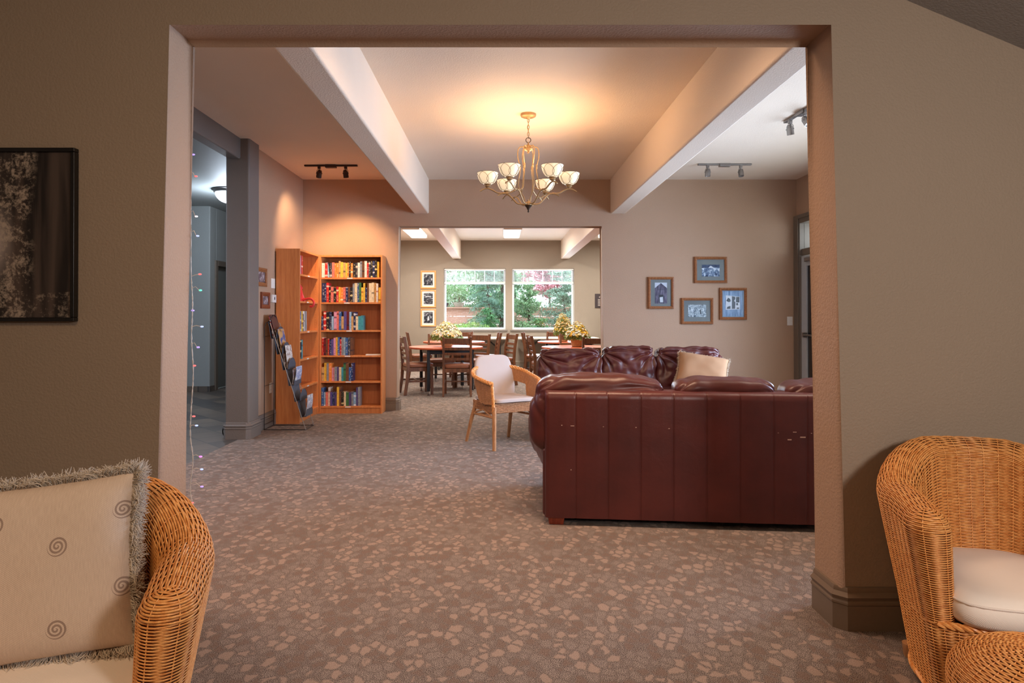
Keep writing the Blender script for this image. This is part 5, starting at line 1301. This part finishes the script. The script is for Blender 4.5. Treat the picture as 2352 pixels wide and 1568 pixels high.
# large forest photograph on the near wall
def forest():
    m, nt, b = newmat('sepia forest photograph'); v = coords(nt); sep = nd(nt, 'ShaderNodeSeparateXYZ'); lk(nt, v, sep.inputs[0]); X, Z = sep.outputs[0], sep.outputs[2]
    n1 = mth(nt, 'ADD', mth(nt, 'MULTIPLY', nz(nt, v, 75, 5, .7, .2), .55), mth(nt, 'MULTIPLY', nz(nt, v, 14, 3, .6), .45)); n2 = nz(nt, v, 5, 3, .5); st = nz(nt, coords(nt, 'Object', (14, 1, 1.0)), 1.4, 3, .5, .4)
    # hazy clearing towards the left, undergrowth along the foot, a broad trunk on the right
    glow = mth(nt, 'MULTIPLY', ramp(nt, X, [(.205, (1, 1, 1, 1)), (.275, (0, 0, 0, 1))]), ramp(nt, mth(nt, 'ABSOLUTE', mth(nt, 'ADD', Z, .03)), [(.02, (1, 1, 1, 1)), (.17, (0, 0, 0, 1))]))
    lf = ramp(nt, n1, [(.49, (0, 0, 0, 1)), (.60, (1, 1, 1, 1))])
    left = ramp(nt, mth(nt, 'ADD', X, mth(nt, 'MULTIPLY', n2, .10)), [(.37, (1, 1, 1, 1)), (.41, (.0, .0, .0, 1))])
    foot = ramp(nt, mth(nt, 'ADD', Z, mth(nt, 'MULTIPLY', n2, .16)), [(-.0, (1, 1, 1, 1)), (.001, (0, 0, 0, 1))])
    zlow = mth(nt, 'LESS_THAN', mth(nt, 'ADD', Z, mth(nt, 'MULTIPLY', n2, .10)), -.19)
    leaves = mth(nt, 'MULTIPLY', lf, mth(nt, 'MAXIMUM', left, mth(nt, 'MULTIPLY', zlow, .55)))
    base = mix(nt, ramp(nt, st, [(.40, (0, 0, 0, 1)), (.66, (1, 1, 1, 1))]), rgb(26, 21, 20), rgb(74, 62, 56))
    c1 = mix(nt, mth(nt, 'MULTIPLY', glow, .85), base, rgb(176, 162, 156))
    c2 = mix(nt, mth(nt, 'MULTIPLY', leaves, .75), c1, rgb(178, 162, 146))
    lk(nt, c2, b.inputs['Base Color']); b.inputs['Roughness'].default_value = .35; return m
M['forest'] = forest()
t = thing('framed_picture', 'large dark forest photograph in a thin black frame on the near left wall', 'picture', (-2.20, YN0 - .0005, 1.57))
w2, h2 = .515, .344; mb = MB().box(-w2, w2, -.03, 0, -h2, -h2 + .016).box(-w2, w2, -.03, 0, h2 - .016, h2).box(-w2, -w2 + .016, -.03, 0, -h2 + .016, h2 - .016).box(w2 - .016, w2, -.03, 0, -h2 + .016, h2 - .016)
build('frame', mb, 'blackgloss', t, bevel=.003); build('print', MB().box(-w2 + .014, w2 - .014, -.018, -.004, -h2 + .014, h2 - .014), 'forest', t)

# ------------------------------------------------------------------ string of coloured fairy lights on the left jamb
M['wire'] = plain('translucent white wire', rgb(206, 198, 190), .35)
rs = random.Random(5); pts = []; ctl = [(0, 2.43), (.002, 2.2), (-.002, 1.95), (.0, 1.7), (.001, 1.45), (.008, 1.30), (.004, 1.15), (.012, 1.0), (.004, .85), (.0, .73), (.012, .62), (.000, .50), (.014, .40), (.004, .30), (-.002, .22), (.012, .10), (.006, .03)]
for x, z in ctl: pts.append((-1.350 + .003 + x, YN1 + .012, z))
sl = thing('string_lights', 'string of tiny coloured lights hanging down the left jamb of the near opening', 'string lights', (0, 0, 0))
P = sm(pts, 6); mb = MB()
for ph in (0, PI): mb.tube([(p.x + .0022 * math.cos(p.z * 90 + ph), p.y + .0022 * math.sin(p.z * 90 + ph), p.z) for p in P], .0013, 5)
mb.tube(sm([(-1.347, YN1 + .012, 2.43), (-1.335, YN1 + .012, 2.437), (-1.31, YN1 + .014, 2.438), (-1.27, YN1 + .014, 2.44)]), .0013, 5)
ww = build('wire', mb, 'wire', sl, smooth=60)
bulbs = [(1.955, .004, 'violet'), (1.86, .016, 'red'), (1.685, .018, 'white'), (1.60, .024, 'blue'), (1.433, .035, 'red'), (1.363, .037, 'green'), (1.275, .004, 'violet'), (1.205, .044, 'blue'), (1.115, .028, 'violet'), (1.035, .012, 'red'), (.815, .010, 'red'), (.775, .022, 'blue'), (.64, .040, 'pink'), (.585, .045, 'blue'), (.51, .046, 'violet'), (.44, .004, 'red'), (.36, .03, 'violet')]
BC = {'violet': (.35, .25, 1), 'red': (1, .12, .12), 'white': (1, .8, .9), 'blue': (.35, .45, 1), 'green': (.1, 1, .5), 'pink': (.9, .2, .9)}
BMt = {k: plain(k + ' light bulb', (*v, 1), .3, emit=(*v, 1), es=1.5) for k, v in BC.items()}
for z, dx, cl in bulbs:
    i = min(range(len(P)), key=lambda q: abs(P[q].z - z)); p = P[i]; e = Vector((-1.348 + dx, YN1 + .014, z - .004))
    b = MB().tube([p, p + Vector(((e.x - p.x) * .5, .001, .006)), e], .0013, 5).lathe([(.0028, -.004), (.0030, 0)], 8, tuple(e))
    bb = build('bulb_stem', b, 'wire', sl, smooth=60)
    g = MB(); g.add(*(lambda Q, F: ([(e.x + .005 + q[0] * .0075, e.y + q[1] * .0038, e.z + q[2] * .0038) for q in Q], F))(*puff_np(1, 1, 1, 2, 3)))
    bo = build('bulb', g, BMt[cl], bb, smooth=180)
# dark wooden edge of something leaning behind the jamb, and small cord near the column foot
o = build('looped_cable', MB().tube(sm([(-2.80, 6.72, .006), (-2.83, 6.70, .02), (-2.835, 6.68, .06), (-2.82, 6.66, .10), (-2.80, 6.66, .12)]), .006, 6), 'black', smooth=60); tag(o, 'loop of black cord at the hall side foot of the grey column', 'cord')

# ------------------------------------------------------------------ the garden
struct('ground_garden', MB().box(-9, 9, YF + .21, 34, -.12, -.02), leafmat('mulch and grass', (90, 92, 60), (140, 130, 100)))
M['fence'] = wood('weathered pink fence board', rgb(196, 140, 120), rgb(222, 176, 160), (.6, 4, 4), .8, 8)
t = thing('garden_fence', 'pinkish horizontal board fence behind the garden plants', 'fence', (0, 19.2, 0))
for i in range(6): build('board', MB().box(-6, 6, 0, .025, .0 + i * .245, .238 + i * .245), 'fence', t)
for x in (-5, -2.6, -.25, 2.2, 4.6): build('post', MB().box(x - .05, x + .05, .026, .12, 0, 1.46), 'fence', t)
build('cap_board', MB().box(-6, 6, -.10, .14, 1.46, 1.49), 'fence', t)
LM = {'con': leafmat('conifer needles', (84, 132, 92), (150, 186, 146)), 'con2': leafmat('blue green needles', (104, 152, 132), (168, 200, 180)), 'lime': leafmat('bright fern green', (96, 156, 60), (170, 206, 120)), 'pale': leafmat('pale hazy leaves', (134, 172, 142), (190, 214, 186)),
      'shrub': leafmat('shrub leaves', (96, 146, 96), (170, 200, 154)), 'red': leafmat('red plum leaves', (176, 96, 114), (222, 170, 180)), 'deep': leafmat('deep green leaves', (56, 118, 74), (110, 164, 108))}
M['bark'] = wood('bark', rgb(74, 58, 48), rgb(112, 92, 78), (4, 4, 1), .9, 6)
def tree(name, label, cat, loc, h, boughs, leaf, mat, seed, aspect=3, spread=1.0, group=None, droop=.6, npb=260, zlo=.25, thick=.05):
    rs = np.random.RandomState(seed); t = thing(name, label, cat, loc, 0, group); mb = MB(); mb.tube([(0, 0, 0), (.03, .02, h * .5), (0, 0, h)], [thick, thick * .7, thick * .2], 7)
    pts = []
    for i in range(boughs):
        z0 = h * rs.uniform(zlo, .98); a = rs.uniform(0, 2 * PI); L = spread * (1.08 - z0 / h * .75) * rs.uniform(.6, 1.1); q = np.linspace(0, 1, 14)
        bx = np.cos(a) * L * q; by = np.sin(a) * L * q; bz = z0 + L * (.25 * q - .55 * droop * q * q)
        mb.tube([(bx[k], by[k], bz[k]) for k in (0, 4, 9, 13)], [.014, .010, .006, .002], 4)
        k = rs.randint(0, 14, npb); w_ = .05 + .15 * L * np.abs(rs.normal(size=npb)) * .6
        an = rs.uniform(0, 2 * PI, npb); pts.append(np.c_[bx[k] + np.cos(an) * w_ * .8, by[k] + np.sin(an) * w_ * .8, bz[k] + rs.normal(size=npb) * .06 * L - .05 * droop])
    build('trunk', mb, 'bark', t, smooth=60)
    lo = leaf_mesh('leaves', np.concatenate(pts), leaf, LM[mat], t, aspect, droop, seed); lo['kind'] = 'stuff'
    return t
GT = 'trees beyond the garden fence'
tree('conifer', 'dark drooping conifer whose trunk stands behind the post between the windows', 'tree', (.05, 18.0, 0), 4.2, 60, .10, 'con', 1, 5, 1.25, None, 1.1, 380, .06, .09)
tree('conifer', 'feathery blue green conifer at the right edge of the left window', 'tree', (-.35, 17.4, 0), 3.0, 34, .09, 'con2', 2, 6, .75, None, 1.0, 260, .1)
tree('shrub', 'tall leafy shrub left of centre in the right window', 'shrub', (.75, 17.5, 0), 2.15, 34, .055, 'shrub', 3, 2.2, .55, None, -.3, 200, .3)
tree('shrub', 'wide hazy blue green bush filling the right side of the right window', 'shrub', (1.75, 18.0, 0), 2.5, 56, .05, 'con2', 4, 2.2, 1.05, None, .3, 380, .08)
tree('shrub', 'low deep green bush at the foot of the right window', 'shrub', (1.05, 17.0, 0), 1.15, 30, .06, 'deep', 5, 2.2, .42, None, .1, 160, .2)
tree('conifer', 'small dark conifer at the lower right corner of the left window', 'tree', (-.28, 16.9, 0), 1.5, 26, .07, 'deep', 12, 4, .42, None, .8, 180, .15)
tree('plum_tree', 'red leaved plum tree beyond the fence in the right window', 'tree', (1.6, 21.5, 0), 3.7, 44, .10, 'red', 6, 1.8, 1.5, None, -.2, 160, .5)
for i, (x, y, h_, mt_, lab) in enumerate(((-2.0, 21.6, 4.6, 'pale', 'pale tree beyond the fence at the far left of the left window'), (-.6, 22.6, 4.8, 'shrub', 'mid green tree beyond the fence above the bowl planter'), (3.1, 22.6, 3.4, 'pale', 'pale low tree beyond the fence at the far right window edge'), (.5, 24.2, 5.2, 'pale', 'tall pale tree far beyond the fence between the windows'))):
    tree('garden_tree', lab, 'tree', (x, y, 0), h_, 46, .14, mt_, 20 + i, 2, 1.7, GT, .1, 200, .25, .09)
def fern(label, loc, seed, n=26, L=.6, mat='lime'):
    rs = np.random.RandomState(seed); t = thing('fern', label, 'fern', loc, 0, 'ferns under the left garden window'); mb = MB(); pts = []
    for i in range(n):
        a = rs.uniform(0, 2 * PI); l = L * rs.uniform(.6, 1.1); q = np.linspace(0, 1, 10); x = np.cos(a) * l * q; y = np.sin(a) * l * q; z = l * (1.9 * q - 1.3 * q * q) + .55
        mb.tube([(0, 0, 0)] + [(x[k], y[k], z[k]) for k in (0, 3, 6, 9)], .004, 4)
        for k in range(10):
            for s_ in (-1, 1):
                for u in range(3): pts.append((x[k] + rs.normal() * .02 - np.sin(a) * s_ * .03 * (u + 1) * (1 - q[k] * .6), y[k] + np.cos(a) * s_ * .03 * (u + 1) * (1 - q[k] * .6), z[k] + rs.normal() * .01))
    build('stem', mb, LM[mat], t); lo = leaf_mesh('fronds', pts, .07, LM[mat], t, 5, .3, seed); lo['kind'] = 'stuff'
fern('bright green fern low in the left corner of the left window', (-1.25, 16.9, 0), 1, 30, .75)
fern('bright green fern spreading low in the middle of the left window', (-.78, 16.7, 0), 2, 26, .62)
def bonsai(label, x, s_, mat_, seed):
    t = thing('bonsai_bowl', label, 'planter', (x, 19.22, 1.4905), 0, 'bowl planters on the fence'); 
    build('bowl', MB().lathe([(.09 * s_, 0), (.11 * s_, .01), (.16 * s_, .10 * s_), (.175 * s_, .14 * s_), (.165 * s_, .14 * s_), (.15 * s_, .10 * s_)], 28, (0, 0, 0), 0, 1.0, .7), plain('glazed bowl %d' % seed, rgb(*mat_), .5), t, smooth=40)
    build('trunk', MB().tube([(0, 0, .1), (.02, 0, .25), (-.03, 0, .4), (.02, .0, .55)], [.02, .016, .012, .006], 7), 'bark', t)
    rs = np.random.RandomState(seed); p = rs.normal(size=(1400, 3)) * np.array([.22, .14, .10]) * s_ + np.array([0, 0, .48]); lo = leaf_mesh('leaves', p, .05, LM['shrub'], t, 2.5, .2, seed); lo['kind'] = 'stuff'
bonsai('pale bowl planter with a small leafy tree standing on the fence', -1.22, 1.0, (170, 162, 150), 1)
bonsai('dark bowl planter on the fence at the left edge of the left window', -1.66, .9, (62, 66, 78), 2)
